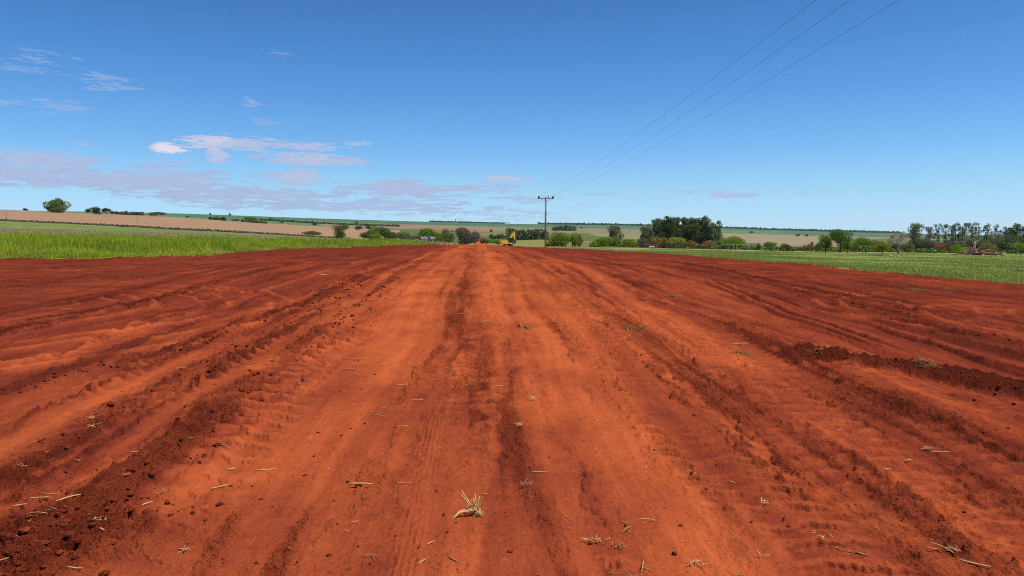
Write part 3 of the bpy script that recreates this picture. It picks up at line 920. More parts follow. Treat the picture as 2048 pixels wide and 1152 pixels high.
# ------------------------------------------------------------------ trees
LEAF = {
    'dark': mat_leaf("leaf_dark_green", (.038, .062, .014), (.190, .240, .052), .42),
    'blue': mat_leaf("leaf_eucalyptus", (.075, .100, .038), (.320, .360, .150), .45),
    'mid': mat_leaf("leaf_mid_green", (.055, .100, .010), (.270, .360, .046), .45),
    'bright': mat_leaf("leaf_bright_green", (.090, .160, .008), (.400, .520, .036), .48),
    'olive': mat_leaf("leaf_olive", (.100, .105, .030), (.340, .330, .095), .45),
    'yellow': mat_leaf("leaf_yellow_green", (.170, .180, .014), (.580, .540, .060), .45),
    'brown': mat_leaf("leaf_rust_brown", (.170, .100, .024), (.500, .300, .095), .42),
    'grey': mat_leaf("leaf_grey_brown", (.100, .088, .052), (.290, .245, .150), .4),
}
def crown_mesh(blobs, leaf, dens, rs):
    V, S = [], []
    for (c, r) in blobs:
        r = np.array(r); c = np.array(c)
        area = 4 * np.pi * (r[0] * r[1] * r[2]) ** (2 / 3)
        n = int(max(24, dens * area / (leaf * leaf)))
        d = rs.normal(size=(n, 3)); d /= np.linalg.norm(d, axis=1)[:, None]
        rad = rs.uniform(.45, 1.08, n) ** .6
        p = c + d * rad[:, None] * r
        nrm = d * np.array([1, 1, 1]) + rs.normal(scale=.65, size=(n, 3)); nrm /= np.linalg.norm(nrm, axis=1)[:, None]
        a = np.cross(nrm, rs.normal(size=(n, 3))); a /= np.linalg.norm(a, axis=1)[:, None] + 1e-9
        b = np.cross(nrm, a)
        s = leaf * rs.uniform(.45, 1.0, n)[:, None] * .5
        q = np.stack([p - a * s - b * s * .6, p + a * s * 1.1 - b * s * .5, p + a * s * .7 + b * s * .8, p - a * s * .8 + b * s * .6], 1)
        V.append(q.reshape(-1, 3))
        sh = np.clip(rs.normal(.45, .2, n) + rs.normal(0, .14), 0, 1)
        S.append(np.repeat(sh, 4))
    V = np.concatenate(V); S = np.concatenate(S)
    F = np.arange(len(V)).reshape(-1, 4)
    return V, F, S

def tree(name, label, px, Y, top, wpx, leafkind, shape='round', base=.28, group=None, trunks=1, cat='tree', dens=1.0, bark=None, leaf=None, seed=None):
    if group == 'trees around the farmhouse' and wpx > 17: wpx *= 1.18
    """px column and top row in the photograph give bearing and height; Y is the distance ahead"""
    X = (px - 1024) / FPX * Y
    z0 = float(base_h(np.array([X]), np.array([Y]))[0])
    H = EYE + Y * s_of(top) - z0
    W = wpx / FPX * Y * 1.08
    sd_ = seed if seed is not None else int(px * 7 + top * 13)
    rs = np.random.default_rng(sd_)
    root = empty(name, (X, Y, z0 - .05))
    tag(root, label, cat, group)
    px_m = Y / 768.0
    leaf = leaf or max(.24, min(px_m * 1.0, H * .09))
    blobs = []
    hb = H * base
    if shape == 'round':
        n = int(rs.integers(11, 16))
        for i in range(n):
            a = rs.uniform(0, 2 * np.pi); q = rs.uniform(.0, .72); zz = rs.uniform(.12, .88)
            env = math.sqrt(max(.08, 1 - (2 * zz - .85) ** 2 * .8))
            r = rs.uniform(.18, .28)
            blobs.append(((math.cos(a) * q * W * .5 * env, math.sin(a) * q * W * .5 * env, hb + (H - hb) * (zz * .82 + .06)), (W * r, W * r, min(W * r * .8, (H - hb) * .3))))
    elif shape == 'dome':      # wide, flat bottomed
        for i in range(int(rs.integers(12, 17))):
            a = rs.uniform(0, 2 * np.pi); q = math.sqrt(rs.uniform(0, 1)) * .78
            hh = hb + (H - hb) * (.12 + .66 * math.sqrt(1 - q * q * .95) * rs.uniform(.55, 1.0))
            r = rs.uniform(.16, .25)
            blobs.append(((math.cos(a) * q * W * .5, math.sin(a) * q * W * .5, hh), (W * r, W * r, (H - hb) * rs.uniform(.20, .30))))
    elif shape == 'tall':      # eucalypt: ovoid crowns on leaders, tufted, with gaps
        nl = 1 if W < H * .32 else (2 if W < H * .55 else 3)
        for k in range(nl):
            ax = ((k - (nl - 1) / 2) / max(nl, 1) * .62 + rs.uniform(-.05, .05)) * W; ay = rs.uniform(-.2, .2) * W
            topk = H * .93 if (k == nl // 2) else H * rs.uniform(.78, .92)
            wk = W * (.92 if nl == 1 else .66)
            m = int(rs.integers(11, 15))
            for i in range(m):
                f = (i + rs.uniform(.1, .9)) / m
                zz = hb + (topk - hb) * f
                env = wk * .5 * math.sqrt(max(.12, 1 - (1.75 * f - .95) ** 2 * .85))
                a = rs.uniform(0, 2 * np.pi); q = rs.uniform(.1, .8)
                r = wk * rs.uniform(.17, .27)
                blobs.append(((ax + math.cos(a) * env * q, ay + math.sin(a) * env * q, zz), (r, r, r * rs.uniform(.8, 1.15))))
            blobs.append(((ax, ay, topk - wk * .1), (wk * .2, wk * .2, wk * .2)))
        hb_ = hb
    elif shape == 'bush':
        for i in range(int(rs.integers(9, 13))):
            a = rs.uniform(0, 2 * np.pi); q = math.sqrt(rs.uniform(0, 1)) * .74
            hh = H * (.18 + .60 * math.sqrt(1 - q * q) * rs.uniform(.35, 1))
            r = rs.uniform(.18, .28)
            blobs.append(((math.cos(a) * q * W * .5, math.sin(a) * q * W * .5, hh), (W * r, W * r, H * rs.uniform(.18, .28))))
    # trunk and limbs
    mb = MB()
    tr = max((.016 if shape == 'tall' else .028) * H, .08)
    tops = []
    for k in range(trunks):
        ox = (k - (trunks - 1) / 2) * W * .16 + rs.uniform(-.02, .02) * W
        ht = H * (base + .22) if shape != 'tall' else H * .86
        bend = rs.uniform(-.06, .06) * W
        q = tr * (1 if trunks == 1 else .75)
        mb.tube([(ox, 0, -.3), (ox + bend * .4, 0, ht * .35), (ox + bend, bend * .4, ht * .7), (ox * .6 + bend * .8, bend, ht)], [q * 1.35, q, q * .72, q * .35], 7)
        tops.append(Vector((ox + bend * .8, bend * .4, ht * .62)))
    if shape == 'bare':
        twigs = [(tops[0], Vector((0, 0, 1)), H * .34, tr * .55, 0)]
        def grow(p, d, ln, r, lev):
            e = p + d * ln
            mid = p + d * ln * .5 + Vector(rs.normal(scale=ln * .05, size=3))
            mb.tube([p, mid, e], [r, r * .8, r * .55], 5 if lev < 2 else 4, cap=False)
            if lev >= 4: return
            for _ in range(3 if lev else 5):
                nd = (d + Vector(rs.normal(scale=.55, size=3)) + Vector((0, 0, .12))).normalized()
                grow(e if _ else mid.lerp(e, .6), nd, ln * rs.uniform(.58, .78), max(r * .55, px_m * .13), lev + 1)
        for k in range(5):
            a = k * 1.257 + rs.uniform(-.3, .3)
            grow(tops[0].lerp(Vector((0, 0, H * .3)), .5), Vector((math.cos(a) * .6, math.sin(a) * .6, .85)).normalized(), H * .21, tr * .5, 0)
    else:
        for (c, r) in blobs[:9 if shape != 'tall' else 12]:
            s0 = tops[int(rs.integers(0, len(tops)))]
            c = Vector(c)
            if shape == 'tall': s0 = Vector((0, 0, max(H * .25, c.z - H * .16)))
            mb.tube([s0, s0.lerp(c, .55) + Vector((0, 0, -.03 * H)), c], [tr * .42, tr * .28, tr * .12], 5, cap=False)
    mb.build('trunk', bark or M_BARK, root, True)
    if blobs:
        V, F, S = crown_mesh(blobs, leaf, dens * 1.5, rs)
        np_mesh('crown', V, F, LEAF[leafkind], root, {'shade': ('FLOAT', S)})
    return root

def all_trees():
    T = tree
    G = 'lone trees on the brown field ridge'
    T('broad_tree', 'broad dome tree standing highest on the brown field ridge at far left', 119, 705, 397, 46, 'mid', 'round', .06, G)
    T('low_shrub', 'low feathery bush touching the left side of the broad ridge tree', 103, 705, 409, 18, 'olive', 'bush', 0, G, cat='shrub')
    T('low_shrub', 'tiny dark shrub on the skyline at the far left edge', 55, 715, 415.5, 10, 'dark', 'bush', 0, G, cat='shrub')
    T('round_tree', 'rounded dark tree on the ridge right of the broad dome tree', 195, 720, 413, 24, 'dark', 'round', .02, G)
    T('low_shrub', 'small dark shrub joined to the left of the rounded ridge tree', 180, 720, 416, 12, 'dark', 'bush', 0, G, cat='shrub')
    T('small_tree', 'small arched tree with a gap under its crown beside the rounded ridge tree', 217, 725, 415.5, 16, 'dark', 'dome', .2, G)
    T('round_tree', 'grey green bushy tree alone on the ridge between two shrub lines', 318, 760, 421, 27, 'dark', 'bush', 0, G)
    T('small_tree', 'small round tree at the right end of the brown ridge', 449, 860, 433, 12, 'dark', 'round', .05, G)
    T('low_shrub', 'flat shrub clump between two round trees on the brown ridge', 474, 870, 437, 16, 'mid', 'bush', 0, G, cat='shrub')
    T('round_tree', 'wide bushy tree at the foot of the far green hillside', 506, 880, 432.5, 28, 'mid', 'bush', 0, G)
    T('small_tree', 'dark compact tree on the pale plot below the green hill', 631, 1250, 444, 10, 'dark', 'round', .1, G)
    F = 'tiny trees far away on the green hills'
    for px, Y, top, w, lb in [(423, 2600, 425, 5, 'tiny far tree on the hill skyline, left of the pair there'), (462, 2600, 425.5, 5, 'tiny far tree on the hill skyline, right of the pair there'),
                              (378, 1400, 431.5, 9, 'tiny dark shrub on the grey green slope above the brown field'), (565, 1500, 443, 8, 'tiny shrub low on the far green slope'),
                              (714, 2000, 441.5, 7, 'tiny tree on the dark hedge across the far slope'), (824, 1500, 457.5, 6, 'tiny shrub alone on the far olive field left of the road'),
                              (982, 1500, 457, 6, 'tiny shrub alone on the far field right of the road'), (1163, 2300, 454, 7, 'tiny tree on the far slope beyond the utility pole'),
                              (1502, 2300, 462, 8, 'tiny tree on the far green plot right of the eucalyptus grove'), (1594, 2000, 467, 8, 'small dark shrub on the far tan slope'),
                              (1612, 2000, 467.5, 6, 'small pale shrub beside the dark one on the far tan slope')]:
        T('far_tree', lb, px, Y, top, w, 'dark', 'bush', 0, F, cat='tree')
    H_ = 'trees around the farmhouse'
    T('leaning_tree', 'low dark arched tree alone at the foot of the brown field', 625, 395, 461.5, 33, 'olive', 'dome', .12, H_)
    T('slender_tree', 'tall thin see-through tree beside the brown field', 680, 395, 448.5, 23, 'olive', 'tall', .12, H_, dens=.7)
    T('far_tree', 'dark small tree peeping behind the tall thin tree', 690, 900, 446, 15, 'dark', 'bush', 0, H_)
    T('far_tree', 'small dark tree on the slope left of the farm trees', 718, 900, 450.5, 14, 'dark', 'bush', 0, H_)
    T('far_tree', 'dark tree with a taller top on the slope behind the farm trees', 737, 900, 445.5, 14, 'dark', 'round', .1, H_)
    T('round_tree', 'small blackish green tree at the left end of the farm trees', 731, 372, 462, 21, 'dark', 'bush', 0, H_)
    T('round_tree', 'large light green tree forming the top of the farm trees', 757, 375, 452.5, 40, 'mid', 'round', .03, H_)
    T('low_shrub', 'bright green bush in front of the large farm tree', 752, 365, 463, 20, 'bright', 'bush', 0, H_, cat='shrub')
    T('round_tree', 'deep dark green tree right of the large light farm tree', 789, 380, 456, 34, 'dark', 'bush', 0, H_)
    T('round_tree', 'dark lower tree leaning towards the farmhouse clearing', 809, 384, 461.5, 24, 'dark', 'bush', 0, H_)
    T('low_shrub', 'grey green hedge bush at the feet of the dark farm trees', 778, 360, 476, 40, 'blue', 'bush', 0, H_, cat='shrub')
    T('low_shrub', 'drab brown bushy tree behind the white car', 826, 372, 470, 40, 'grey', 'bush', 0, H_)
    T('round_tree', 'vivid green tree above the blue water tank', 855, 385, 456.5, 43, 'bright', 'round', .12, H_)
    T('low_shrub', 'yellow green bush right of the blue water tank', 874, 375, 469, 22, 'mid', 'bush', 0, H_, cat='shrub')
    T('round_tree', 'olive tree between the vivid green tree and the dusty tree', 891, 390, 456.5, 30, 'olive', 'round', .08, H_)
    T('round_tree', 'dark green tree tucked in front of the olive tree', 898, 382, 463.5, 20, 'dark', 'bush', 0, H_)
    T('low_shrub', 'green bush low beside the dusty grey tree', 893, 360, 473.5, 24, 'mid', 'bush', 0, H_, cat='shrub')
    T('round_tree', 'big dusty grey brown tree left of the road on the crest', 931, 330, 454.5, 38, 'grey', 'round', .05, H_, dens=1.2)
    T('round_tree', 'dusty dark tree partly behind the far stretch of red road', 950, 345, 458, 20, 'grey', 'bush', 0, H_)
    T('low_shrub', 'dull green bush just right of the far red road', 972, 340, 474, 20, 'olive', 'bush', 0, H_, cat='shrub')
    T('low_shrub', 'yellow green bush between the far road and the excavator', 994, 335, 476, 30, 'mid', 'bush', 0, H_, cat='shrub')
    C = 'row of dark trees on the slope behind the excavator'
    xs = [1018, 1027, 1037, 1047, 1056, 1065, 1073, 1082, 1090]
    tp = [454.5, 455.5, 459, 458.5, 457.5, 458.5, 457, 456.5, 458.5]
    wh = ['leftmost and tallest tree of the dark row behind the excavator', 'second tree from the left in the dark row behind the excavator', 'third tree from the left in the dark row, above the excavator arm',
          'fourth tree from the left in the dark row behind the excavator', 'middle tree of the dark row behind the excavator', 'tree just right of the middle of the dark row behind the excavator',
          'third tree left of the utility pole in the dark row', 'second tree left of the utility pole in the dark row', 'rightmost tree of the dark row, behind the utility pole']
    for x, t_, w_ in zip(xs, tp, wh):
        T('eucalyptus_tree', w_, x, 610 + (x * 37 % 30), t_, 15, 'blue', 'tall', .02, C, dens=1.2)
    for x, lb in ((985, 'low dark bush line left of the dark tree row, nearest the road'), (1001, 'low dark bush adjoining the left end of the dark tree row')):
        T('low_shrub', lb, x, 640, 466.5, 18, 'dark', 'bush', 0, C, cat='shrub')
    P_ = 'trees right of the utility pole'
    T('round_tree', 'bright green tree with several stems just right of the utility pole', 1116, 195, 463, 36, 'bright', 'round', .08, P_, trunks=3)
    T('round_tree', 'bright green upright tree right of the yellow grader', 1147, 195, 461.5, 28, 'bright', 'round', .06, P_, trunks=2)
    T('round_tree', 'thin olive tree between the two bright trees by the pole', 1131, 205, 466, 22, 'olive', 'round', .1, P_, dens=.8)
    T('round_tree', 'pale olive tree on the right of the bright pair by the pole', 1158, 200, 466.5, 22, 'olive', 'round', .08, P_, dens=.8)
    T('round_tree', 'wide bright green tree in front of the tall dark tree', 1210, 210, 470.5, 40, 'bright', 'dome', .1, P_, trunks=2)
    T('low_shrub', 'bright green bush overlapping the right of the wide green tree', 1228, 212, 472, 24, 'mid', 'bush', 0, P_, cat='shrub')
    T('eucalyptus_tree', 'tall dark grey tree alone between the pole and the grove', 1230, 330, 450.5, 34, 'blue', 'tall', .05, P_, dens=1.1)
    T('round_tree', 'dark based green tree with a black trunk on the pasture edge', 1258, 205, 476, 30, 'bright', 'dome', .12, P_)
    T('low_shrub', 'dull pinkish brown shrub left of the grove', 1285, 225, 472.5, 24, 'grey', 'bush', 0, P_, cat='shrub', dens=.7)
    E = 'eucalyptus grove beyond the pasture'
    gro = [(1294, 450, 24, 'blue', 'leftmost low tree of the eucalyptus grove'), (1316, 435.5, 30, 'blue', 'tree with the left shoulder of the grove skyline'), (1306, 456, 36, 'olive', 'olive lower tree at the left front of the grove'),
           (1336, 431, 36, 'dark', 'tallest dark tree on the left of the grove'), (1356, 431.5, 34, 'dark', 'second tallest tree, centre left of the grove'), (1376, 433.5, 34, 'blue', 'flat topped tree in the centre of the grove'),
           (1392, 434, 32, 'dark', 'dark tree right of the grove centre'), (1402, 430.5, 24, 'dark', 'tree whose tuft tops the right half of the grove'), (1418, 434.5, 26, 'blue', 'thin crowned tree near the right end of the grove'),
           (1434, 438.5, 20, 'blue', 'rightmost feathery tree of the grove with sky showing through'), (1346, 448, 44, 'dark', 'dark inner tree filling the left middle of the grove'), (1384, 450, 44, 'dark', 'dark inner tree filling the centre of the grove'),
           (1415, 455, 40, 'olive', 'olive inner tree at the right front of the grove'), (1322, 460, 40, 'blue', 'grey green inner tree low at the left of the grove'), (1430, 462, 26, 'blue', 'slim low tree under the feathery right end of the grove')]
    for i, (x, t_, w, lk, lb) in enumerate(gro):
        T('eucalyptus_tree', lb, x, 385 + (i * 13) % 34, t_, w * 1.2, lk, 'tall', .06, E, dens=1.25)
    S_ = 'small trees along the far edge of the pasture'
    T('small_tree', 'rusty brown small tree with pale trunk at the left front of the grove', 1311, 214, 472, 26, 'brown', 'dome', .25, S_, bark=M_BARKP)
    T('small_tree', 'yellowish small tree overlapping the rusty one before the grove', 1327, 218, 472.5, 22, 'olive', 'round', .15, S_)
    T('small_tree', 'yellow green slanting small tree in the middle before the grove', 1354, 216, 473, 32, 'yellow', 'dome', .3, S_, bark=M_BARKP)
    T('small_tree', 'orange brown round tree in front of the grove centre', 1383, 214, 477, 25, 'brown', 'round', .25, S_, bark=M_BARKP)
    T('low_shrub', 'olive bush between the yellow green and orange brown trees', 1368, 222, 480, 22, 'olive', 'bush', 0, S_, cat='shrub')
    T('low_shrub', 'reddish brown broad bush at the right front of the grove', 1418, 222, 478.5, 34, 'brown', 'bush', 0, S_, cat='shrub')
    T('low_shrub', 'dark undergrowth bush at the foot of the grove centre', 1340, 235, 484, 30, 'dark', 'bush', 0, S_, cat='shrub')
    T('low_shrub', 'grey undergrowth bush low at the left foot of the grove', 1288, 235, 483, 30, 'grey', 'bush', 0, S_, cat='shrub')
    T('low_shrub', 'grey green undergrowth bush at the right foot of the grove', 1398, 240, 484, 34, 'blue', 'bush', 0, S_, cat='shrub')
    T('umbrella_tree', 'bright green wide tree with twin black trunks on open pasture', 1466, 190, 471.5, 51, 'bright', 'dome', .33, S_, trunks=2)
    T('umbrella_tree', 'small two toned tree with one thick dark trunk on open pasture', 1542, 190, 481.5, 32, 'mid', 'dome', .34, S_)
    T('low_shrub', 'dark green low shrub right of the thick trunked small tree', 1573, 225, 484, 24, 'dark', 'bush', 0, S_, cat='shrub')
    T('low_shrub', 'dull thin shrub left of the thick trunked small tree', 1517, 225, 484.5, 8, 'dark', 'bush', 0, S_, cat='shrub')
    T('low_shrub', 'grey green hedge bush behind the twin trunked tree', 1447, 230, 487, 26, 'blue', 'bush', 0, S_, cat='shrub')
    T('low_shrub', 'grey green hedge bush right of the twin trunked tree', 1490, 230, 490, 22, 'blue', 'bush', 0, S_, cat='shrub')
    T('small_tree', 'thin pale brown sapling with a straight trunk on the pasture', 1613, 190, 486, 16, 'brown', 'round', .35, S_, dens=.7)
    T('small_tree', 'slender olive sapling behind the pale brown one', 1622, 215, 480, 12, 'olive', 'round', .2, S_, dens=.8)
    T('low_shrub', 'green rounded bush left of the tall pasture tree', 1636, 222, 486, 18, 'mid', 'bush', 0, S_, cat='shrub')
    T('small_tree', 'light green tree leaning left beside the tall pasture tree', 1651, 192, 469.5, 32, 'mid', 'round', .2, S_)
    T('round_tree', 'tallest pasture tree with a sparse grey green round crown', 1679, 188, 455.5, 50, 'mid', 'round', .25, S_, dens=.9)
    T('small_tree', 'low bright green tree under the right side of the tallest pasture tree', 1695, 187, 482, 22, 'bright', 'round', .3, S_)
    T('umbrella_tree', 'bright green dome tree with two short trunks right of the tallest', 1728, 184, 473.5, 42, 'bright', 'dome', .24, S_, trunks=2)
    T('low_shrub', 'dark bush behind the gap right of the tallest pasture tree', 1708, 235, 484, 20, 'dark', 'bush', 0, S_, cat='shrub')
    T('small_tree', 'golden olive low tree left of the bare tree', 1764, 182, 480.5, 30, 'yellow', 'round', .28, S_)
    T('low_shrub', 'olive bush between the dome tree and the golden tree', 1750, 235, 478, 22, 'olive', 'bush', 0, S_, cat='shrub')
    T('bare_tree', 'leafless pinkish grey tree with a straight pale trunk on the pasture', 1796, 176, 454, 46, 'grey', 'bare', .33, S_, bark=M_BARKP)
    W_ = 'tall trees at the right end of the pasture'
    euc = [(1827, 443.5, 30, 290, 'blue', 'isolated tall double tufted eucalyptus right of the bare tree'), (1857, 451, 20, 310, 'grey', 'thin brownish eucalyptus right of the isolated tall one'),
           (1875, 443, 16, 290, 'blue', 'narrow eucalyptus with a round top tuft'), (1889, 445, 14, 300, 'blue', 'thin eucalyptus just right of the round tufted one'),
           (1901, 444, 16, 285, 'blue', 'slim eucalyptus left of the tallest right hand one'), (1909, 440, 17, 290, 'blue', 'slim tall eucalyptus above the bright bush'),
           (1922, 442.5, 24, 290, 'blue', 'spreading eucalyptus above the bright green bush'), (1942, 440, 20, 285, 'blue', 'pointed tall eucalyptus above the log pile'),
           (1954, 450, 14, 300, 'blue', 'short eucalyptus leaning right above the log pile'), (1972, 443.5, 22, 285, 'blue', 'broad topped eucalyptus right of the log pile top'),
           (1989, 445, 14, 285, 'blue', 'slender eucalyptus before the dense right hand trees'), (2003, 451, 22, 280, 'blue', 'dense tree at the start of the right hand wood'),
           (2018, 453, 26, 280, 'dark', 'dense dark tree inside the right hand wood'), (2031, 444.5, 26, 280, 'dark', 'tall dark tree near the right edge of the picture'),
           (2049, 443, 26, 280, 'dark', 'tall dark tree cut by the right edge of the picture')]
    for (x, t_, w, Y, lk, lb) in euc:
        T('eucalyptus_tree', lb, x, Y, t_, w * 1.22, lk, 'tall', .2, W_, dens=.8)
    for (x, t_, w, lk, lb) in [(1830, 476, 34, 'dark', 'dark bush below the isolated tall eucalyptus'), (1853, 474, 34, 'grey', 'grey brown bush below the thin brownish eucalyptus'),
                               (1880, 480, 36, 'brown', 'rusty thin bush below the narrow eucalyptus'), (1900, 476, 30, 'grey', 'grey bush below the slim eucalyptus'),
                               (1938, 470, 40, 'blue', 'blue green bush behind the log pile'), (1965, 474, 40, 'dark', 'dark bush behind the right of the log pile'),
                               (1985, 466, 34, 'blue', 'grey green bush below the broad topped eucalyptus'), (2010, 470, 44, 'blue', 'grey green bush in front of the right hand wood'),
                               (2030, 462, 44, 'dark', 'dark filling bush of the right hand wood'), (1812, 482, 26, 'olive', 'olive bush behind the bare tree trunk'),
                               (1785, 478, 26, 'grey', 'grey bush left of the bare tree trunk'), (1972, 482, 36, 'olive', 'olive yellow bush right of the log pile')]:
        T('low_shrub', lb, x, 255 if lk != 'olive' else 235, t_, w, lk, 'bush', 0, W_, cat='shrub')
    T('low_shrub', 'bright green rounded bush at the left of the log pile', 1920, 178, 486, 32, 'bright', 'bush', 0, W_, cat='shrub')
    T('round_tree', 'bright green bush tree at the right edge beyond the pasture', 2040, 205, 483, 40, 'bright', 'bush', 0, W_)
    for (x, t_, w, lk, lb) in [(2075, 446, 30, 'dark', 'dark tall tree beyond the right edge'), (2105, 448, 34, 'blue', 'blue green tall tree beyond the right edge')]:
        T('eucalyptus_tree', lb, x, 280, t_, w, lk, 'tall', .1, W_, dens=1.2)
all_trees()

# far woods and hedge lines that read as masses
def far_wood(name, label, pts, height, leaf, n, depth=60, kind='dark'):
    """pts: (column, distance) polyline; leafy lumps on it"""
    xs = np.array([p[0] for p in pts], float); ys = np.array([p[1] for p in pts], float)
    q = rng.uniform(0, 1, n)
    px = np.interp(q, np.linspace(0, 1, len(xs)), xs); Y = np.interp(q, np.linspace(0, 1, len(ys)), ys)
    t = (px - 1024) / FPX
    hh = height * np.clip(.8 + .45 * fbm(px * .35 + .5, px * .011 + .37, 4, 3), .35, 1.3)
    Yj = Y + rng.uniform(-depth, depth, n)
    X = t * Yj; Z = base_h(X, Yj) + rng.uniform(-.1, 1, n) * hh
    p = np.stack([X, Yj, Z], 1)
    nrm = rng.normal(size=(n, 3)); nrm /= np.linalg.norm(nrm, axis=1)[:, None]
    a = np.cross(nrm, rng.normal(size=(n, 3))); a /= np.linalg.norm(a, axis=1)[:, None]
    b = np.cross(nrm, a); s = leaf * rng.uniform(.4, 1, n)[:, None]
    V = np.stack([p - a * s - b * s, p + a * s - b * s, p + a * s + b * s, p - a * s + b * s], 1).reshape(-1, 3)
    o = np_mesh(name, V, np.arange(4 * n).reshape(-1, 4), LEAF[kind], None, {'shade': ('FLOAT', np.repeat(np.clip(rng.normal(.4, .25, n), 0, 1), 4))})
    tag(o, label, 'wood' if 'wood' in name else 'hedge', kind='stuff')
far_wood('distant_wood', 'thin dark wood along the far skyline right of the pole', [(1075, 3450), (1300, 3450), (1600, 3450), (1800, 3450)], 8, 3.0, 12000)
far_wood('distant_wood', 'dark wood patch on the far slope right of the pole', [(1105, 1900), (1150, 1900)], 9, 4, 500)
far_wood('distant_wood', 'thin bluish wood along the far skyline behind the road', [(860, 3450), (1010, 3450)], 5, 3.0, 1500)
far_wood('distant_hedge', 'dark hedge line across the far slope left of the farm trees', [(520, 1850), (800, 1900)], 4.5, 2.0, 3000, 20)
far_wood('field_hedge', 'dark weedy line along the foot of the brown field', [(-300, 400), (0, 402), (170, 372), (350, 322), (520, 362), (700, 402)], .9, .30, 7000, 3, 'grey')
far_wood('distant_hedge', 'dark hedge along the ridge right of the small arched tree', [(226, 830), (290, 850)], 3.2, 1.2, 700, 6, 'grey')
far_wood('distant_hedge', 'dark hedge beside the small round tree on the ridge', [(420, 900), (445, 905)], 3.0, 1.2, 300, 6, 'dark')
far_wood('distant_hedge', 'low hedge right of the wide bushy tree on the ridge', [(485, 905), (535, 930)], 2.6, 1.2, 400, 6, 'dark')
far_wood('field_hedge', 'low scrub line behind the pale track beyond the pasture', [(1180, 240), (1350, 250), (1600, 255), (1800, 255), (2150, 260)], 1.3, .42, 6500, 14, 'mid')
far_wood('field_hedge', 'green scrub line along the pale track beyond the pasture', [(1420, 250), (1600, 250), (1780, 250)], 1.3, .4, 2200, 9, 'mid')

# ------------------------------------------------------------------ utility poles and wires
def pole(name, label, px, Y, top, arm, group, lean=0.0, detail=True):
    X = (px - 1024) / FPX * Y
    z0 = float(base_h(np.array([X]), np.array([Y]))[0])
    H = EYE + Y * s_of(top) - z0
    root = empty(name, (X, Y, z0)); tag(root, label, 'pole', group)
    root.rotation_euler = (0, lean, 0)
    m = MB(); rb = .165 if detail else .14
    m.tube([(0, 0, -1), (0, 0, H * .5), (0, 0, H)], [rb, rb * .82, rb * .62], 12)
    m.build('shaft', M_CONC, root, True)
    zt = H - .22
    m = MB(); m.box(-arm / 2, arm / 2, -.20, -.09, zt - .06, zt + .06, .01); m.build('crossarm', M_WOODARM, root)
    if detail:
        m = MB()
        m.tube([(-arm * .28, -.15, zt - .05), (0, -.16, zt - .62)], .018, 6); m.tube([(arm * .28, -.15, zt - .05), (0, -.16, zt - .62)], .018, 6)
        m.build('brace', M_STEEL, root)
    heads = []
    for x in (-arm * .44, arm * .17, arm * .44):
        m = MB()
        m.tube([(x, -.145, zt + .05), (x, -.145, zt + .17)], .02, 8)
        for k in range(3):
            m.tube([(x, -.145, zt + .16 + k * .05), (x, -.145, zt + .175 + k * .05), (x, -.145, zt + .205 + k * .05)], [.07, .085, .045], 10)
        m.build('insulator', M_INS, root, True)
        heads.append(Vector((X + x, Y - .145, z0 + zt + .31)))
    if detail:  # dropped fuse holders hanging off the ends
        for sx in (-1, 1):
            m = MB()
            x = sx * arm * .42
            m.tube([(x, -.24, zt - .02), (x - sx * .10, -.30, zt + .20), (x + sx * .14, -.36, zt + .30)], [.05, .065, .05], 8)
            m.box(x - .12, x + .12, -.34, -.21, zt - .10, zt + .16, .02)
            m.build('fuse_cutout', M_INS, root)
    return heads
HA = pole('utility_pole', 'tall concrete utility pole with a T crossarm beside the red earth', 1091, 115, 393.5, 2.45, 'poles of the power line by the road')
HB = pole('utility_pole', 'far small utility pole rising behind the excavator arm', 1016, 400, 444, 2.45, 'poles of the power line by the road', detail=True)
pole('utility_pole', 'dark utility pole in the brown field at the left picture edge', 17, 430, 421.5, 1.4, 'poles across the brown field', detail=False)
pole('utility_pole', 'faint pale utility pole in the middle of the brown field', 277, 430, 438, 1.2, 'poles across the brown field', detail=False)

def wire(label, p, q, sag, r):
    m = MB(); pts = []
    n = 60
    for i in range(n + 1):
        f = i / n
        pts.append(p.lerp(q, f) + Vector((0, 0, -4 * sag * f * (1 - f))))
    m.tube(pts, r, 5)
    o = m.build('power_wire', M_WIRE, None, True)
    tag(o, label, 'wire', 'wires of the power line')
tops_px = [1632, 1700, 1797]
for a, b, tx, nm in zip(HA, HB, tops_px, ('left', 'middle', 'right')):
    # each wire leaves the picture's top edge at column tx, about 20 m ahead, and runs on behind the viewer
    Y0 = 20.0
    sag = 1.2
    g = Vector(((tx - 1024) / FPX * Y0 / (math.cos(PITCH) + 576 / FPX * math.sin(PITCH)) * 1.0, Y0, EYE + Y0 * s_of(0)))
    span = 135.0; f = (115 - Y0) / span
    e = Vector((a.x + (g.x - a.x) / f, a.y + (g.y - a.y) / f, 0))
    e.z = a.z + (g.z + 4 * sag * f * (1 - f) - a.z) / f
    wire({'left': 'leftmost of the three overhead wires running from the near pole', 'middle': 'middle of the three overhead wires running from the near pole', 'right': 'rightmost of the three overhead wires running from the near pole'}[nm], a, e, sag, .0045)
    wire({'left': 'faint far wire on the left between the near and the far pole', 'middle': 'faint far wire in the middle between the near and the far pole', 'right': 'faint far wire on the right between the near and the far pole'}[nm], a, b, 3.0, .0045)

# ------------------------------------------------------------------ machines
def place(px, Y, name, label, cat, rz=0):
    X = (px - 1024) / FPX * Y
    z = float(base_h(np.array([X]), np.array([Y]))[0])
    o = empty(name, (X, Y, z), rz); tag(o, label, cat)
    return o

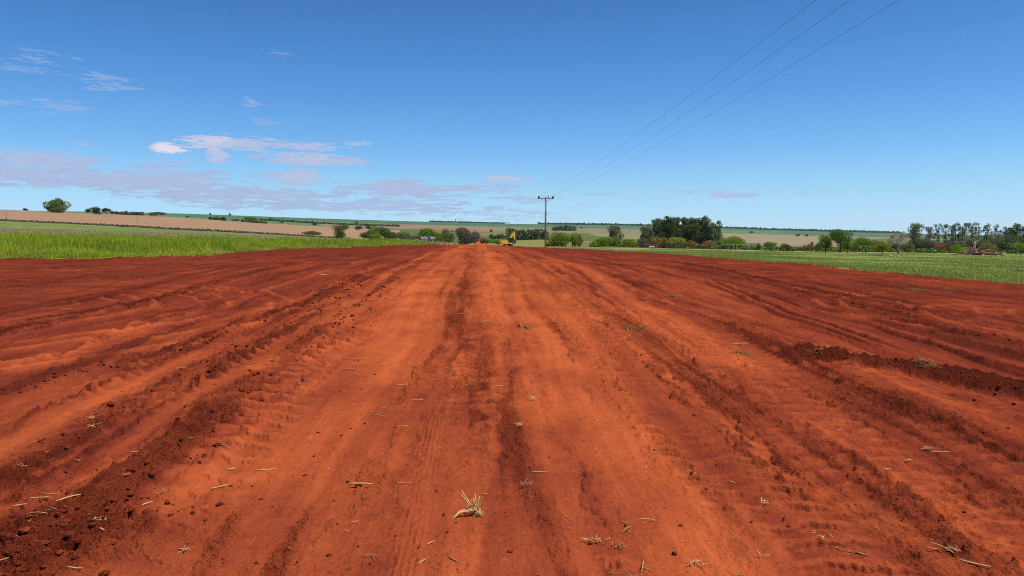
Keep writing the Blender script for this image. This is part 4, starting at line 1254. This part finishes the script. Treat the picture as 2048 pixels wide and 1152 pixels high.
def excavator():
    r = place(1017, 285, 'excavator', 'yellow excavator with raised arm and dark cab behind the road crest', 'excavator', R(24))
    for y in (-1.05, 1.05):
        m = MB()
        pts = [(-1.75, .40), (-1.6, .12), (-1.3, .02), (1.3, .02), (1.6, .12), (1.75, .40), (1.6, .70), (1.3, .80), (-1.3, .80), (-1.6, .70)]
        m.prism(pts, y - .26, y + .26)
        for k in range(13):
            x = -1.4 + k * .233
            m.box(x - .07, x + .07, y - .29, y + .29, .775, .84, .01); m.box(x - .07, x + .07, y - .29, y + .29, -.02, .04, .01)
        tr = m.build('track', M_BLACK, r)
        for x in (-1.35, 1.35):
            m = MB(); m.wheel((x, y - .30 if y < 0 else y + .30, .41), .30, .10, 14); m.build('drive_wheel', M_YEL, tr)
    m = MB(); m.tube([(0, 0, .75), (0, 0, 1.02)], .62, 18); m.box(-.9, .9, -.8, .8, .45, .80, .04); m.build('undercarriage', M_STEEL, r)
    m = MB(); m.box(-2.5, .9, -1.2, 1.2, 1.02, 1.38, .06); m.prism([(-2.5, 1.38), (-2.5, 2.0), (-2.3, 2.18), (-.75, 2.22), (-.6, 1.38)], -1.18, 1.18); m.build('body', M_YEL, r)
    m = MB(); m.prism([(-3.15, 1.15), (-3.2, 1.9), (-3.0, 2.15), (-2.48, 2.2), (-2.48, 1.05), (-2.9, 1.0)], -1.2, 1.2); m.build('counterweight', M_YEL, r)
    m = MB(); m.tube([(-1.6, .6, 2.2), (-1.6, .6, 2.75), (-1.68, .6, 2.85)], .07, 8); m.build('exhaust_pipe', M_BLACK, r)
    cab = None
    m = MB(); m.prism([(-.15, 1.40), (-.15, 3.05), (1.05, 3.05), (1.38, 2.2), (1.38, 1.40)], -1.15, -.15); cab = m.build('cab', M_GLASS, r)
    m = MB()
    for yy in (-1.16, -.14):
        for p, q in (((-.15, 1.4), (-.15, 3.06)), ((-.15, 3.06), (1.05, 3.06)), ((1.05, 3.06), (1.38, 2.2)), ((1.38, 2.2), (1.38, 1.4)), ((.45, 1.4), (.45, 3.06))):
            m.tube([(p[0], yy, p[1]), (q[0], yy, q[1])], .045, 6)
    m.box(-.22, 1.1, -1.2, -.1, 3.06, 3.14, .03)
    m.build('cab_frame', M_BLACK, cab)
    # boom: cranked up, then stick hangs down
    m = MB()
    m.prism([(.55, 1.6), (.15, 1.9), (.32, 2.7), (1.2, 4.4), (2.05, 5.2), (2.45, 5.0), (2.35, 4.5), (1.85, 3.9), (1.15, 2.5)], .0, .42); m.build('boom', M_YEL, r)
    m = MB(); m.prism([(1.95, 5.4), (2.3, 5.6), (2.65, 5.1), (2.78, 3.4), (2.74, 2.35), (2.36, 2.3), (2.12, 3.4), (1.9, 4.7)], .04, .38); m.build('stick', M_YEL, r)
    m = MB(); m.prism([(2.2, 2.55), (2.9, 2.6), (3.1, 2.0), (2.95, 1.35), (2.5, 1.05), (1.95, 1.15), (2.3, 1.5), (2.45, 1.9)], -.35, .75)
    for k in range(5):
        y = -.3 + k * .25
        m.prism([(1.98, 1.18), (2.1, 1.1), (1.75, 1.05)], y, y + .1)
    m.build('bucket', M_STEEL, r)
    m = MB(); m.tube([(.95, -.06, 1.7), (1.5, -.06, 3.2)], .09, 10); m.tube([(1.5, -.06, 3.2), (1.72, -.06, 3.9)], .05, 8); m.build('boom_cylinder', M_STEEL, r, True)
    m = MB(); m.tube([(1.0, .21, 3.7), (1.75, .21, 5.05)], .08, 10); m.tube([(1.75, .21, 5.05), (2.1, .21, 5.38)], .045, 8); m.build('stick_cylinder', M_STEEL, r, True)
    m = MB(); m.tube([(2.66, .21, 4.6), (2.72, .21, 3.3)], .07, 10); m.tube([(2.72, .21, 3.3), (2.75, .21, 2.6)], .04, 8); m.build('bucket_cylinder', M_STEEL, r, True)
excavator()

def grader():
    r = place(1110, 232, 'motor_grader', 'yellow motor grader partly hidden behind the bright tree by the pole', 'grader', R(16))
    for x, rr in ((-1.9, .62), (-.6, .62), (2.55, .58)):
        for y in (-.95, .95):
            m = MB(); m.wheel((x, y, rr), rr, .38, 20); w = m.build('wheel', M_BLACK, r, True)
            m = MB(); m.wheel((x, y + (-.14 if y < 0 else .14), rr), rr * .5, .16, 14); m.build('rim', M_YEL, w, True)
    m = MB(); m.prism([(-2.8, .75), (-2.75, 1.35), (-2.3, 1.75), (-.95, 1.95), (-.95, .75)], -.62, .62); m.build('engine_hood', M_YEL, r)
    m = MB(); m.tube([(-1.4, .2, 1.9), (-1.4, .2, 2.5)], .06, 8); m.build('exhaust_pipe', M_BLACK, r)
    m = MB(); m.prism([(-.85, 1.05), (-.8, 2.85), (.35, 2.85), (.45, 1.8), (.3, 1.05)], -.68, .68); c = m.build('cab', M_GLASS, r)
    m = MB(); m.box(-.95, .5, -.78, .78, 2.85, 2.97, .04)
    for x0, x1 in ((-.85, -.8), (.3, .36)):
        for y in (-.69, .69): m.tube([(x0, y, 1.05), (x1, y, 2.86)], .05, 6)
    m.build('cab_roof', M_YEL, c)
    m = MB(); m.prism([(.3, 1.1), (.3, 1.6), (1.4, 1.95), (2.4, 1.55), (2.85, 1.45), (2.85, .95), (2.45, 1.0), (1.4, 1.55)], -.16, .16); m.build('front_frame', M_YEL, r)
    m = MB(); m.box(2.4, 2.7, -.8, .8, .5, .68, .03); m.build('front_axle', M_YEL, r)
    m = MB(); m.prism([(.95, .12), (.85, .45), (.98, .8), (1.06, .8), (.95, .45), (1.03, .12)], -1.5, 1.5); m.build('blade', M_STEEL, r)
    m = MB(); m.tube([(1.25, 0, .85), (1.25, 0, .98)], .6, 20); m.box(1.1, 1.4, -.1, .1, .98, 1.7, .02); m.build('blade_circle', M_YEL, r)
    m = MB()
    for y in (-.45, .45): m.tube([(1.15, y, 1.0), (1.15, y * .8, 1.95)], .06, 8)
    m.build('lift_cylinder', M_STEEL, r)
grader()

# ------------------------------------------------------------------ farmhouse, tank, car
def farm():
    r = place(856, 366, 'farmhouse', 'low grey farmhouse under the vivid green tree left of the road', 'house', R(6))
    m = MB(); m.box(-3.0, 3.0, -2, 2, -.4, 2.1, .0); m.build('wall', M_WALL, r)
    m = MB(); m.prism([(-2.35, 2.103), (2.35, 2.103), (0, 3.0)], -3.3, 3.3); ro = m.build('roof', M_ROOF, r); ro.rotation_euler = (0, 0, R(90))
    m = MB(); m.box(-.5, .35, -2.05, -2.003, -.1, 1.9, .01); m.build('door', M_BLACK, r)
    for x in (-1.9, 1.6):
        m = MB(); m.box(x - .55, x + .55, -2.06, -2.003, .8, 1.65, .01); w = m.build('window', M_WHITE, r)
        m = MB(); m.box(x - .47, x + .47, -2.08, -2.063, .88, 1.57, 0); m.build('pane', M_GLASS, w)
    r = place(858.5, 358, 'water_tank', 'round blue water tank on a timber stand beside the farmhouse', 'water tank')
    m = MB(); m.tube([(0, 0, 1.9), (0, 0, 2.2), (0, 0, 3.2), (0, 0, 3.32)], [.55, .64, .70, .55], 20); m.build('tank', M_BLUE, r, True)
    m = MB(); m.tube([(0, 0, 3.32), (0, 0, 3.45), (0, 0, 3.5)], [.58, .4, .1], 20); m.build('lid', M_BLUE, r, True)
    for x in (-.5, .5):
        for y in (-.5, .5):
            m = MB(); m.box(x - .07, x + .07, y - .07, y + .07, -.4, 1.78, .01); m.build('leg', M_WOODARM, r)
    m = MB(); m.box(-.7, .7, -.7, .7, 1.78, 1.897, .02); m.build('platform', M_WOODARM, r)
    r = place(851, 356, 'storage_shed', 'small pinkish white shed left of the blue water tank', 'shed')
    m = MB(); m.box(-.8, .8, -.7, .7, -.3, 2.5, .0); m.build('wall', mat_plain("pinkish_wash", (.62, .47, .40), .9, .1, .1), r)
    m = MB(); m.prism([(-.95, 2.503), (.95, 2.503), (.95, 2.58), (-.95, 2.78)], -.85, .85); m.build('roof', M_WHITE, r)
    m = MB(); m.box(-.35, .35, -.76, -.703, -.2, 1.7, .0); m.build('door', M_WOODARM, r)
    # white car, nearly side on
    r = place(834, 330, 'parked_car', 'white car parked in the grass before the farmhouse trees', 'car', R(12))
    m = MB(); m.prism([(-1.95, .35), (-1.98, .75), (-1.7, .92), (-1.1, .98), (-.65, 1.45), (.75, 1.47), (1.35, 1.0), (1.95, .88), (1.98, .35)], -.82, .82); bd = m.build('body', M_WHITE, r)
    m = MB(); m.prism([(-.98, .99), (-.6, 1.40), (.02, 1.41), (.02, .99)], -.835, -.823); m.prism([(.1, .99), (.1, 1.41), (.7, 1.41), (1.15, .99)], -.835, -.823); m.build('window', M_GLASS, r)
    for x in (-1.25, 1.3):
        for y in (-.78, .78):
            m = MB(); m.wheel((x, y, .32), .32, .2, 16); w = m.build('wheel', M_BLACK, r, True)
            m = MB(); m.wheel((x, y + (-.06 if y < 0 else .06), .32), .17, .1, 12); m.build('rim', M_STEEL, w)
    for y in (-.6, .6):
        m = MB(); m.box(-2.0, -1.95, y - .16, y + .16, .6, .75, .01); m.build('headlight', M_GLASS, r)
    for px, lb, h in ((797, 'taller short white post standing before the dark farm trees', 1.5), (808.5, 'shorter white post between the farm trees and the white car', 1.0)):
        X = (px - 1024) / FPX * 330
        m = MB(); m.box(-.28, .28, -.2, .2, -.3, h, .04); m.box(-.34, .34, -.26, .26, h + .003, h + .1, .02)
        o = m.build('marker_post', M_WHITE); o.location = (X, 330, float(base_h(np.array([X]), np.array([330.]))[0])); tag(o, lb, 'post', 'white posts near the farm')
    X = (1303 - 1024) / FPX * 205
    m = MB(); m.box(-.65, .65, -.3, .3, .35, .62, .05)
    for x in (-.5, .5): m.box(x - .06, x + .06, -.2, .2, -.1, .35, .0)
    o = m.build('water_trough', M_WHITE); o.location = (X, 205, float(base_h(np.array([X]), np.array([205.]))[0])); tag(o, 'white trough at the pasture edge left of the rusty tree', 'trough')
    X = (912 - 1024) / FPX * 3300
    m = MB(); m.tube([(0, 0, 0), (0, 0, 14), (0, 0, 18)], [3, 3, .6], 14)
    o = m.build('grain_silo', M_WHITE); o.location = (X, 3300, float(base_h(np.array([X]), np.array([3300.]))[0])); tag(o, 'tiny white silo on the far hill skyline left of the road', 'silo')
farm()

# ------------------------------------------------------------------ felled wood
def log_mesh(ln, r, seed, fork=True):
    rs = np.random.default_rng(seed); m = MB(); n = 7
    pts = [Vector((ln * (i / (n - 1) - .5), rs.normal(0, ln * .025), rs.normal(0, ln * .02))) for i in range(n)]
    m.tube(pts, [r * (1.15 - .6 * i / (n - 1)) * rs.uniform(.9, 1.1) for i in range(n)], 9)
    if fork:
        for k in range(int(rs.integers(2, 5))):
            p = pts[int(rs.integers(2, n - 1))]
            d = Vector((rs.uniform(.1, .8), rs.uniform(-.7, .7), rs.uniform(-.1, .7))) * ln * rs.uniform(.15, .3)
            m.tube([p, p + d * .5 + Vector((0, 0, .05)), p + d], [r * .5, r * .35, r * .15], 6)
    return m
def logs():
    cx, Y = 1957, 168
    rs = np.random.default_rng(5)
    X0 = (cx - 1024) / FPX * Y
    lab = 'reddish grey felled branch in the tangled wood pile on the pasture'
    for i in range(46):
        ln = rs.uniform(1.6, 4.2); r = rs.uniform(.07, .2)
        f = rs.uniform(-1, 1)
        x = X0 + f * 3.7 + .2; y = Y + rs.uniform(-1.6, 1.6)
        hmax = 1.7 * max(.08, 1 - abs(f + .25) ** 1.1)
        z = float(base_h(np.array([x]), np.array([y]))[0]) + rs.uniform(.05, 1) * hmax
        o = log_mesh(ln, r, 100 + i).build('felled_branch', M_LOG if i % 4 else M_LOGP, None, True)
        o.location = (x, y, z); o.rotation_euler = (rs.uniform(0, 6), rs.normal(0, .35), rs.uniform(-.6, .6) + (math.pi if rs.uniform() < .5 else 0))
        tag(o, lab if i % 4 else 'bleached pale branch in the tangled wood pile on the pasture', 'branch', 'tangled pile of felled wood')
    o = log_mesh(4.6, .20, 7, True).build('fallen_log', M_LOG, None, True)
    x = (1983 - 1024) / FPX * 164; o.location = (x, 164, float(base_h(np.array([x]), np.array([164.]))[0]) + .45); o.rotation_euler = (0, .10, -.15)
    tag(o, 'long reddish log sticking out to the right of the wood pile', 'log')
    # stump standing up out of the pile
    m = MB(); m.tube([(0, 0, -.2), (.05, 0, 1.0), (-.05, 0, 2.2), (.1, .05, 3.2)], [.42, .28, .2, .1], 9); m.tube([(0, 0, 1.9), (.5, .1, 2.7), (.7, 0, 3.4)], [.16, .1, .05], 7); m.tube([(0, 0, 2.0), (-.45, .1, 2.9), (-.7, 0, 3.5)], [.14, .09, .04], 7)
    o = m.build('dead_stump', M_BARKP, None, True); x = (1948 - 1024) / FPX * 172; o.location = (x, 172, float(base_h(np.array([x]), np.array([172.]))[0])); tag(o, 'dead grey tree stump with broken limbs standing in the wood pile', 'stump')
    for px, Yy, ln, r, mt, lb in ((1787, 118, 1.75, .11, M_LOGP, 'pale bleached branch lying flat on the pasture below the bare tree'), (1759, 120, 1.1, .09, M_LOG, 'short dark branch lying left of the pale one on the pasture'),
                                 (2040, 33, .8, .045, M_LOG, 'thin reddish stick on the grass at the right picture edge')):
        x = (px - 1024) / FPX * Yy
        o = log_mesh(ln, r, int(px)).build('fallen_branch', mt, None, True)
        o.location = (x, Yy, float(base_h(np.array([x]), np.array([float(Yy)]))[0]) + r * .8); o.rotation_euler = (0, 0, rs.uniform(-.15, .15)); tag(o, lb, 'branch')
logs()

# ------------------------------------------------------------------ straw and weeds on the earth
def stalk(m, p, d, ln, r, rs, bend=.12, seg=5):
    d = Vector(d).normalized(); n = 5
    side = Vector(rs.normal(size=3)); side = (side - d * side.dot(d)).normalized()
    pts = [Vector(p) + d * ln * (i / (n - 1)) + side * (bend * ln * math.sin(math.pi * i / (n - 1) * .9)) for i in range(n)]
    for q in pts: q.z = max(q.z, r * .9)
    m.tube(pts, [r, r, r * .9, r * .75, r * .5], seg)

def straw_stick(px, py, wpx, ang, label, mt=None, r=.006, seed=0, group=None, hpx=None):
    X, Y = on_ground(px, py)
    ln = wpx / FPX * Y
    rs = np.random.default_rng(int(px + py * 3) + seed)
    r = r * .7; ln = ln * .9
    m = MB(); stalk(m, (-ln / 2, 0, r), (1, 0, .02), ln, r, rs, .05)
    if ln > .1 and rs.uniform() < .5: stalk(m, (ln * .1, 0, r), (.8, .5, .12), ln * .3, r * .6, rs)
    o = m.build('straw_stalk', mt or M_STRAW, None, True)
    g3 = [ground_at(X, Y), ground_at(X + math.cos(ang) * ln * .4, Y + math.sin(ang) * ln * .4), ground_at(X - math.cos(ang) * ln * .4, Y - math.sin(ang) * ln * .4)]
    o.location = (X, Y, .6 * max(g3) + .4 * sum(g3) / 3)
    o.rotation_euler = (0, 0, ang)
    tag(o, label, 'straw', group)
    return o

def straw_tuft(px, py, wpx, label, seed, n=10, flat=.5, mt=None, r=.004, up=1.0):
    """stubble tuft: a knot of root with stalks fanning out"""
    X, Y = on_ground(px, py)
    w = wpx / FPX * Y * .85; r = r * .75
    rs = np.random.default_rng(seed); m = MB()
    for i in range(n):
        a = seed * 2.4 + rs.normal(0, .65) + (math.pi if rs.uniform() < .2 else 0)
        d = (math.cos(a), math.sin(a), rs.uniform(.0, 1.0) * up * (1 - flat * .9))
        stalk(m, (rs.normal(0, .02) - math.cos(a) * w * .2, rs.normal(0, .02) - math.sin(a) * w * .2, .006), d, w * rs.uniform(.3, .75), r * rs.uniform(.45, 1.0), rs)
    o = m.build('straw_tuft', mt or M_STRAW, None, True)
    o.location = (X, Y, ground_at(X, Y) + .004); tag(o, label, 'straw', 'tufts of dry straw on the red earth')
    return o

def litter():
    # the big uprooted tuft in the middle foreground
    X, Y = on_ground(955, 1030); k = Y / FPX
    rs = np.random.default_rng(3); m = MB()
    for (dx, dz) in ((-38, 40), (-24, 30), (-18, 24), (-12, 32), (-8, 26), (-3, 34), (2, 26), (6, 30), (9, 26), (12, 30), (-15, 14), (4, 18), (-6, 22)):
        stalk(m, (rs.normal(0, .012), rs.normal(0, .012), .01), (dx * k, rs.uniform(-.03, .05), dz * k * 1.15), math.hypot(dx, dz) * k * 1.2, .0045, rs, .06)
    # two bent stalks flopped to the left
    for s in (0, 1):
        p = [(0, 0, .02), (-24 * k, -.01 - s * .02, .035), (-36 * k, -.02 - s * .02, .03), (-50 * k, -.06 - s * .03, .006)]
        m.tube(p, [.006, .006, .0055, .004], 6)
    for i in range(7): stalk(m, (0, 0, .008), (rs.normal(), rs.normal(), .08), 26 * k * rs.uniform(.5, 1), .003, rs)
    m.tube([(-.01, 0, 0), (0, 0, .02), (.012, 0, .035)], [.016, .02, .008], 8)
    o = m.build('straw_tuft', M_STRAW, None, True); o.location = (X, Y, ground_at(X, Y) + .002)
    tag(o, 'largest uprooted straw tuft with stalks standing up, centre foreground', 'straw', 'tufts of dry straw on the red earth')
    tufts = [(1065, 801, 40, 'fan of yellow straw on the bright track right of centre', 11, 14, .4), (1040, 858, 26, 'thin wiry straw tuft below the yellow fan', 12, 7, .8),
             (1050, 975, 26, 'dark wiry root tuft right above the largest uprooted tuft', 13, 9, .3), (1192, 1080, 34, 'flat whitish straw tuft near the bottom centre right', 14, 9, .8),
             (1392, 1126, 56, 'sheaf of straw lying at the bottom edge right of centre', 15, 10, .75), (1528, 1011, 30, 'small spiky straw tuft in the right foreground', 16, 9, .6),
             (1648, 1080, 26, 'pale little straw knot in the lower right foreground', 17, 8, .6), (1695, 1103, 26, 'straw twist right of the pale little knot', 18, 6, .8),
             (1527, 1118, 18, 'crumpled pale leaf like straw at the bottom right', 19, 7, .5), (45, 933, 46, 'feathery straw tuft at the left picture edge', 20, 12, .6),
             (185, 840, 36, 'bright straw tuft on the left earth above the feathery one', 21, 9, .6), (185, 858, 30, 'low straw sprig below the bright left tuft', 22, 6, .8),
             (205, 1053, 40, 'straw bundle at the clod heap in the lower left', 23, 9, .8), (1240, 1090, 28, 'small dark root cross near the bottom right of centre', 24, 5, .85),
             (365, 740, 22, 'straw wisp between the left clod ridges', 25, 7, .6), (1105, 700, 20, 'small twig tuft on the right bright track', 26, 6, .7),
             (1070, 690, 18, 'tiny sprig on the right bright track', 27, 5, .7), (895, 737, 16, 'tiny straw curl on the middle strip', 28, 5, .7),
             (710, 1046, 12, 'tiny pale flake of straw left of the ribbed tyre print', 29, 4, .9), (1385, 952, 30, 'wispy straw tuft on the rippled right earth', 30, 7, .8),
             (1855, 905, 40, 'long loose straw wisps on the right earth', 31, 8, .9), (1905, 1105, 50, 'dark tangled root on the right foreground earth', 32, 9, .7)]
    for (px, py, w, lb, sd_, n, fl) in tufts:
        straw_tuft(px, py, w, lb, sd_, n, fl, M_STRAWD if 'dark' in lb else None)
    sticks = [(721, 976, 56, -.08, 'thick pale yellow stalk lying left of the largest tuft', .010), (808, 968, 30, .05, 'thin faded stalk right of the thick pale yellow one', .004),
              (990, 778, 38, -.06, 'pale stalk lying across the centre strip', .006), (700, 740, 34, .02, 'dark shadowed stalk across the left bright track', .007),
              (720, 717, 40, .1, 'long thin stalk above the dark one on the left track', .006), (805, 772, 36, .25, 'slanting thin stalk on the left bright track', .005),
              (532, 935, 44, .2, 'orange slanting stalk on the left smooth strip', .006), (440, 970, 42, .75, 'forked stalk pointing up right on the left smooth strip', .006),
              (138, 1010, 52, .9, 'long bare stalk beside the black clod hollow', .008), (254, 958, 18, 1.0, 'short dark peg of straw on the left clods', .007),
              (205, 1074, 26, -.7, 'short bright stalk just below the straw bundle, lower left', .007), (150, 1146, 40, -.2, 'curved stalk at the bottom edge, left', .006),
              (975, 645, 40, -.04, 'thin pale stalk across the far centre strip', .009), (920, 631, 26, .05, 'pale stalk across the dark centre strip', .010),
              (1197, 843, 24, -.6, 'slanting stalk right of the yellow fan', .005), (1080, 948, 34, -.05, 'twisted stalk right of the centre, above the wiry root', .006),
              (835, 805, 28, -.1, 'faint stalk by the top of the ribbed tyre print', .005), (862, 1090, 22, .9, 'curled straw at the bottom centre left', .005),
              (845, 1130, 26, 1.1, 'upright looking straw at the bottom edge left of centre', .005), (910, 1128, 40, -.8, 'brown slanting stalk at the bottom edge, centre', .005),
              (1312, 905, 16, -.6, 'short dark peg of wood on the right bright track', .008), (1725, 1107, 30, -.8, 'dark reddish stalk in the lower right foreground', .007),
              (1950, 1135, 60, -.65, 'long slanting stalk in the lower right corner', .008), (1880, 908, 44, -.12, 'long pale stalk on the right earth', .006),
              (1463, 963, 16, -.9, 'short whitish stalk on the rippled right earth', .006), (1775, 957, 18, -.1, 'short pale stalk on the right earth below the long one', .006),
              (130, 620, 30, .1, 'pale stalk far left on the dark earth', .010), (75, 1000, 60, .15, 'long pale stalk at the left above the clod heap', .006),
              (40, 1015, 26, .6, 'short stalk at the left edge above the clod heap', .006), (645, 550, 16, .05, 'bright far stalk on the left graded strips', .02),
              (295, 1015, 26, 1.0, 'pale slanting stalk on the left clods', .007), (1480, 690, 40, .05, 'pale twig among the weeds on the right', .012)]
    for (px, py, w, a, lb, r) in sticks:
        straw_stick(px, py, w, a, lb, M_STRAWD if ('dark' in lb or 'brown' in lb) else None, r)
    # countless-looking but individual bits; they share four meshes
    protos = []
    for k in range(6):
        rs = np.random.default_rng(60 + k); m = MB()
        L_ = .05 + .02 * k
        stalk(m, (-L_ / 2, 0, .003), (1, 0, .06), L_, .0028, rs, .12, 4)
        if k % 2: stalk(m, (0, 0, .003), (.6, .7, .2), L_ * .5, .002, rs, .1, 4)
        if k % 3 == 0: stalk(m, (0, 0, .003), (-.3, -.8, .3), L_ * .4, .002, rs, .1, 4)
        o = m.build('straw_bit', M_STRAW if k % 3 else M_STRAWD, None, True)
        protos.append(o)
    rs = np.random.default_rng(77); n = 0
    while n < 100:
        py = 560 + 600 * rs.uniform(0, 1) ** .8; px = rs.uniform(-60, 2110)
        X, Y = on_ground(px, py)
        if Y > 24: continue
        if abs(px - 957) < 120 and rs.uniform() < .5: continue
        if rs.uniform() > .35 + .9 * float(sstep(-.1, .4, fbm(np.array([X * .7]), np.array([Y * .5]), 3, 110))[0]): continue
        o = protos[n] if n < 6 else protos[int(rs.integers(0, 6))].copy()
        if n >= 6: col.objects.link(o)
        s = rs.uniform(.4, .95) * (1 + Y * .03)
        o.location = (X, Y, ground_at(X, Y) + .002); o.rotation_euler = (0, 0, rs.uniform(0, 6.28)); o.scale = (s, s, s)
        tag(o, 'small loose bit of dry straw scattered on the red earth', 'straw', 'small loose bits of straw'); n += 1
litter()

def weeds():
    mt = mat_leaf("wilted_weed", (.25, .10, .030), (.34, .20, .050), .3)
    spots = [(1268, 660, 50, 'flat wilted weed patch left of the pale twig on the right'), (1480, 708, 56, 'spread out weed at the end of the right pale band'),
             (1345, 592, 26, 'little green weed on the right graded strip'), (1285, 598, 20, 'tiny weed left of the little green one on the right strip'),
             (1640, 722, 40, 'weed at the left tip of the dark clod ridge on the right'), (1850, 742, 44, 'weed in the right half of the dark clod ridge'), 
             (1048, 652, 36, 'dark weed clump on the right bright track'), (1830, 580, 40, 'weed bush near the pasture edge on the right'), (1905, 577, 40, 'weed patch at the pasture edge far right'),
             
             ]
    for i, (px, py, w, lb) in enumerate(spots):
        w *= .8
        X, Y = on_ground(px, py); W = w / FPX * Y
        rs = np.random.default_rng(300 + i); n = 70
        a = rs.uniform(0, 6.28, n); q = np.sqrt(rs.uniform(0, 1, n)) * W * .5
        x = np.cos(a) * q; y = np.sin(a) * q * 1.3
        rr_ = np.hypot(X + x, Y + y); z = base_h(X + x, Y + y) + dirt(X + x, Y + y, np.maximum(rr_ * rr_ * .00046, .006))[0]; z0 = ground_at(X, Y)
        h = rs.uniform(.008, .035, n) * (1 + Y * .02); l = rs.uniform(.03, .10, n); la = rs.uniform(0, 6.28, n); wd = .003 + .0005 * Y
        b = np.stack([x, y, z - z0 - .004], 1); d = np.stack([np.cos(la) * l, np.sin(la) * l, h], 1); s = np.stack([-np.sin(la), np.cos(la), 0 * la], 1) * wd
        V = np.stack([b - s, b + s, b + d * .7 + s * .9 + [0, 0, .01], b + d - s * .2], 1).reshape(-1, 3)
        o = np_mesh('weed', V, np.arange(4 * n).reshape(-1, 4), mt, None, {'shade': ('FLOAT', np.repeat(rs.uniform(0, 1, n), 4))})
        o.location = (X, Y, z0); tag(o, lb, 'weed', 'weeds on the graded earth')
weeds()

# ------------------------------------------------------------------ loose clods along the ridges
def clods():
    bm = bmesh.new(); bmesh.ops.create_icosphere(bm, subdivisions=2, radius=1)
    bv = np.array([v.co[:] for v in bm.verts]); bf = np.array([[v.index for v in f.verts] for f in bm.faces]); bm.free()
    rs = np.random.default_rng(9)
    Xs, Ys, Ss = [], [], []
    for pts, hw, tn, hg, cl, tr, sp in LANES:
        if cl < .5: continue
        y0, y1 = max(pts[0][0], 3.2), min(pts[-1][0], 22)
        n = int(45 * (y1 - y0) ** .8 * cl)
        y = y0 + (y1 - y0) * rs.uniform(0, 1, n) ** 1.4
        u = lane(y, pts) + rs.normal(0, hw * .6, n)
        Xs.append(u - .0436 * y); Ys.append(y); Ss.append((.006 + .018 * rs.uniform(0, 1, n) ** 3) * (1 + y * .03))
    n = 220; Xs.append(rs.normal(-2.35, .35, n)); Ys.append(rs.normal(3.8, .35, n)); Ss.append(.006 + .020 * rs.uniform(0, 1, n) ** 3)
    n = 700; y = 3 + 15 * rs.uniform(0, 1, n) ** 1.3; Xs.append(rs.uniform(-.75, .75, n) * y); Ys.append(y); Ss.append(.004 + .010 * rs.uniform(0, 1, n) ** 3)
    X = np.concatenate(Xs); Y = np.concatenate(Ys); S = np.concatenate(Ss)
    ok = Y > 2.6; X, Y, S = X[ok], Y[ok], S[ok]
    Z = base_h(X, Y) + dirt(X, Y, np.maximum((X * X + Y * Y) * .00046, .006))[0]
    n = len(X)
    V = np.repeat(bv[None], n, 0)
    k = rs.uniform(.6, 1.25, (n, 1, 3)) * np.array([1, 1, .75])
    wob = 1 + .28 * np.sin(V @ rs.normal(size=(3, 1)) * 3 + rs.uniform(0, 6, (n, 1, 1))) * rs.uniform(.3, 1, (n, 1, 1)) + rs.normal(0, .16, (n, len(bv), 1))
    V = V * wob * k * S[:, None, None]
    a = rs.uniform(0, 6.28, n); c, s = np.cos(a)[:, None], np.sin(a)[:, None]
    V = np.stack([V[..., 0] * c - V[..., 1] * s, V[..., 0] * s + V[..., 1] * c, V[..., 2]], -1)
    V += np.stack([X, Y, Z + S * .25], 1)[:, None]
    F = (bf[None] + (np.arange(n) * len(bv))[:, None, None]).reshape(-1, 3)
    nv = n * len(bv)
    o = np_mesh('soil_clods', V.reshape(-1, 3), F, M_DIRT, None, {'tone': ('FLOAT', np.repeat(np.clip(rs.normal(.40, .12, n), 0, 1), len(bv))), 'loose': ('FLOAT', np.full(nv, .8))}, smooth=False)
    tag(o, 'crumbled red soil clods scattered along the ridges', 'soil', kind='stuff')
clods()

# ------------------------------------------------------------------ air
def haze():
    m = bpy.data.materials.new("haze_air"); m.use_nodes = True
    N, L = m.node_tree.nodes, m.node_tree.links
    N.remove(N['Principled BSDF'])
    v = N.new('ShaderNodeVolumePrincipled')
    v.inputs['Color'].default_value = (.80, .88, 1.0, 1)
    v.inputs['Density'].default_value = HAZE
    v.inputs['Anisotropy'].default_value = 0.2
    L.new(v.outputs[0], N['Material Output'].inputs['Volume'])
    mb = MB(); mb.box(-4850, 4850, -4850, 4850, -260, 240, 0)
    o = mb.build('haze', m); tag(o, kind='stuff')
HAZE = 0.00003
haze()
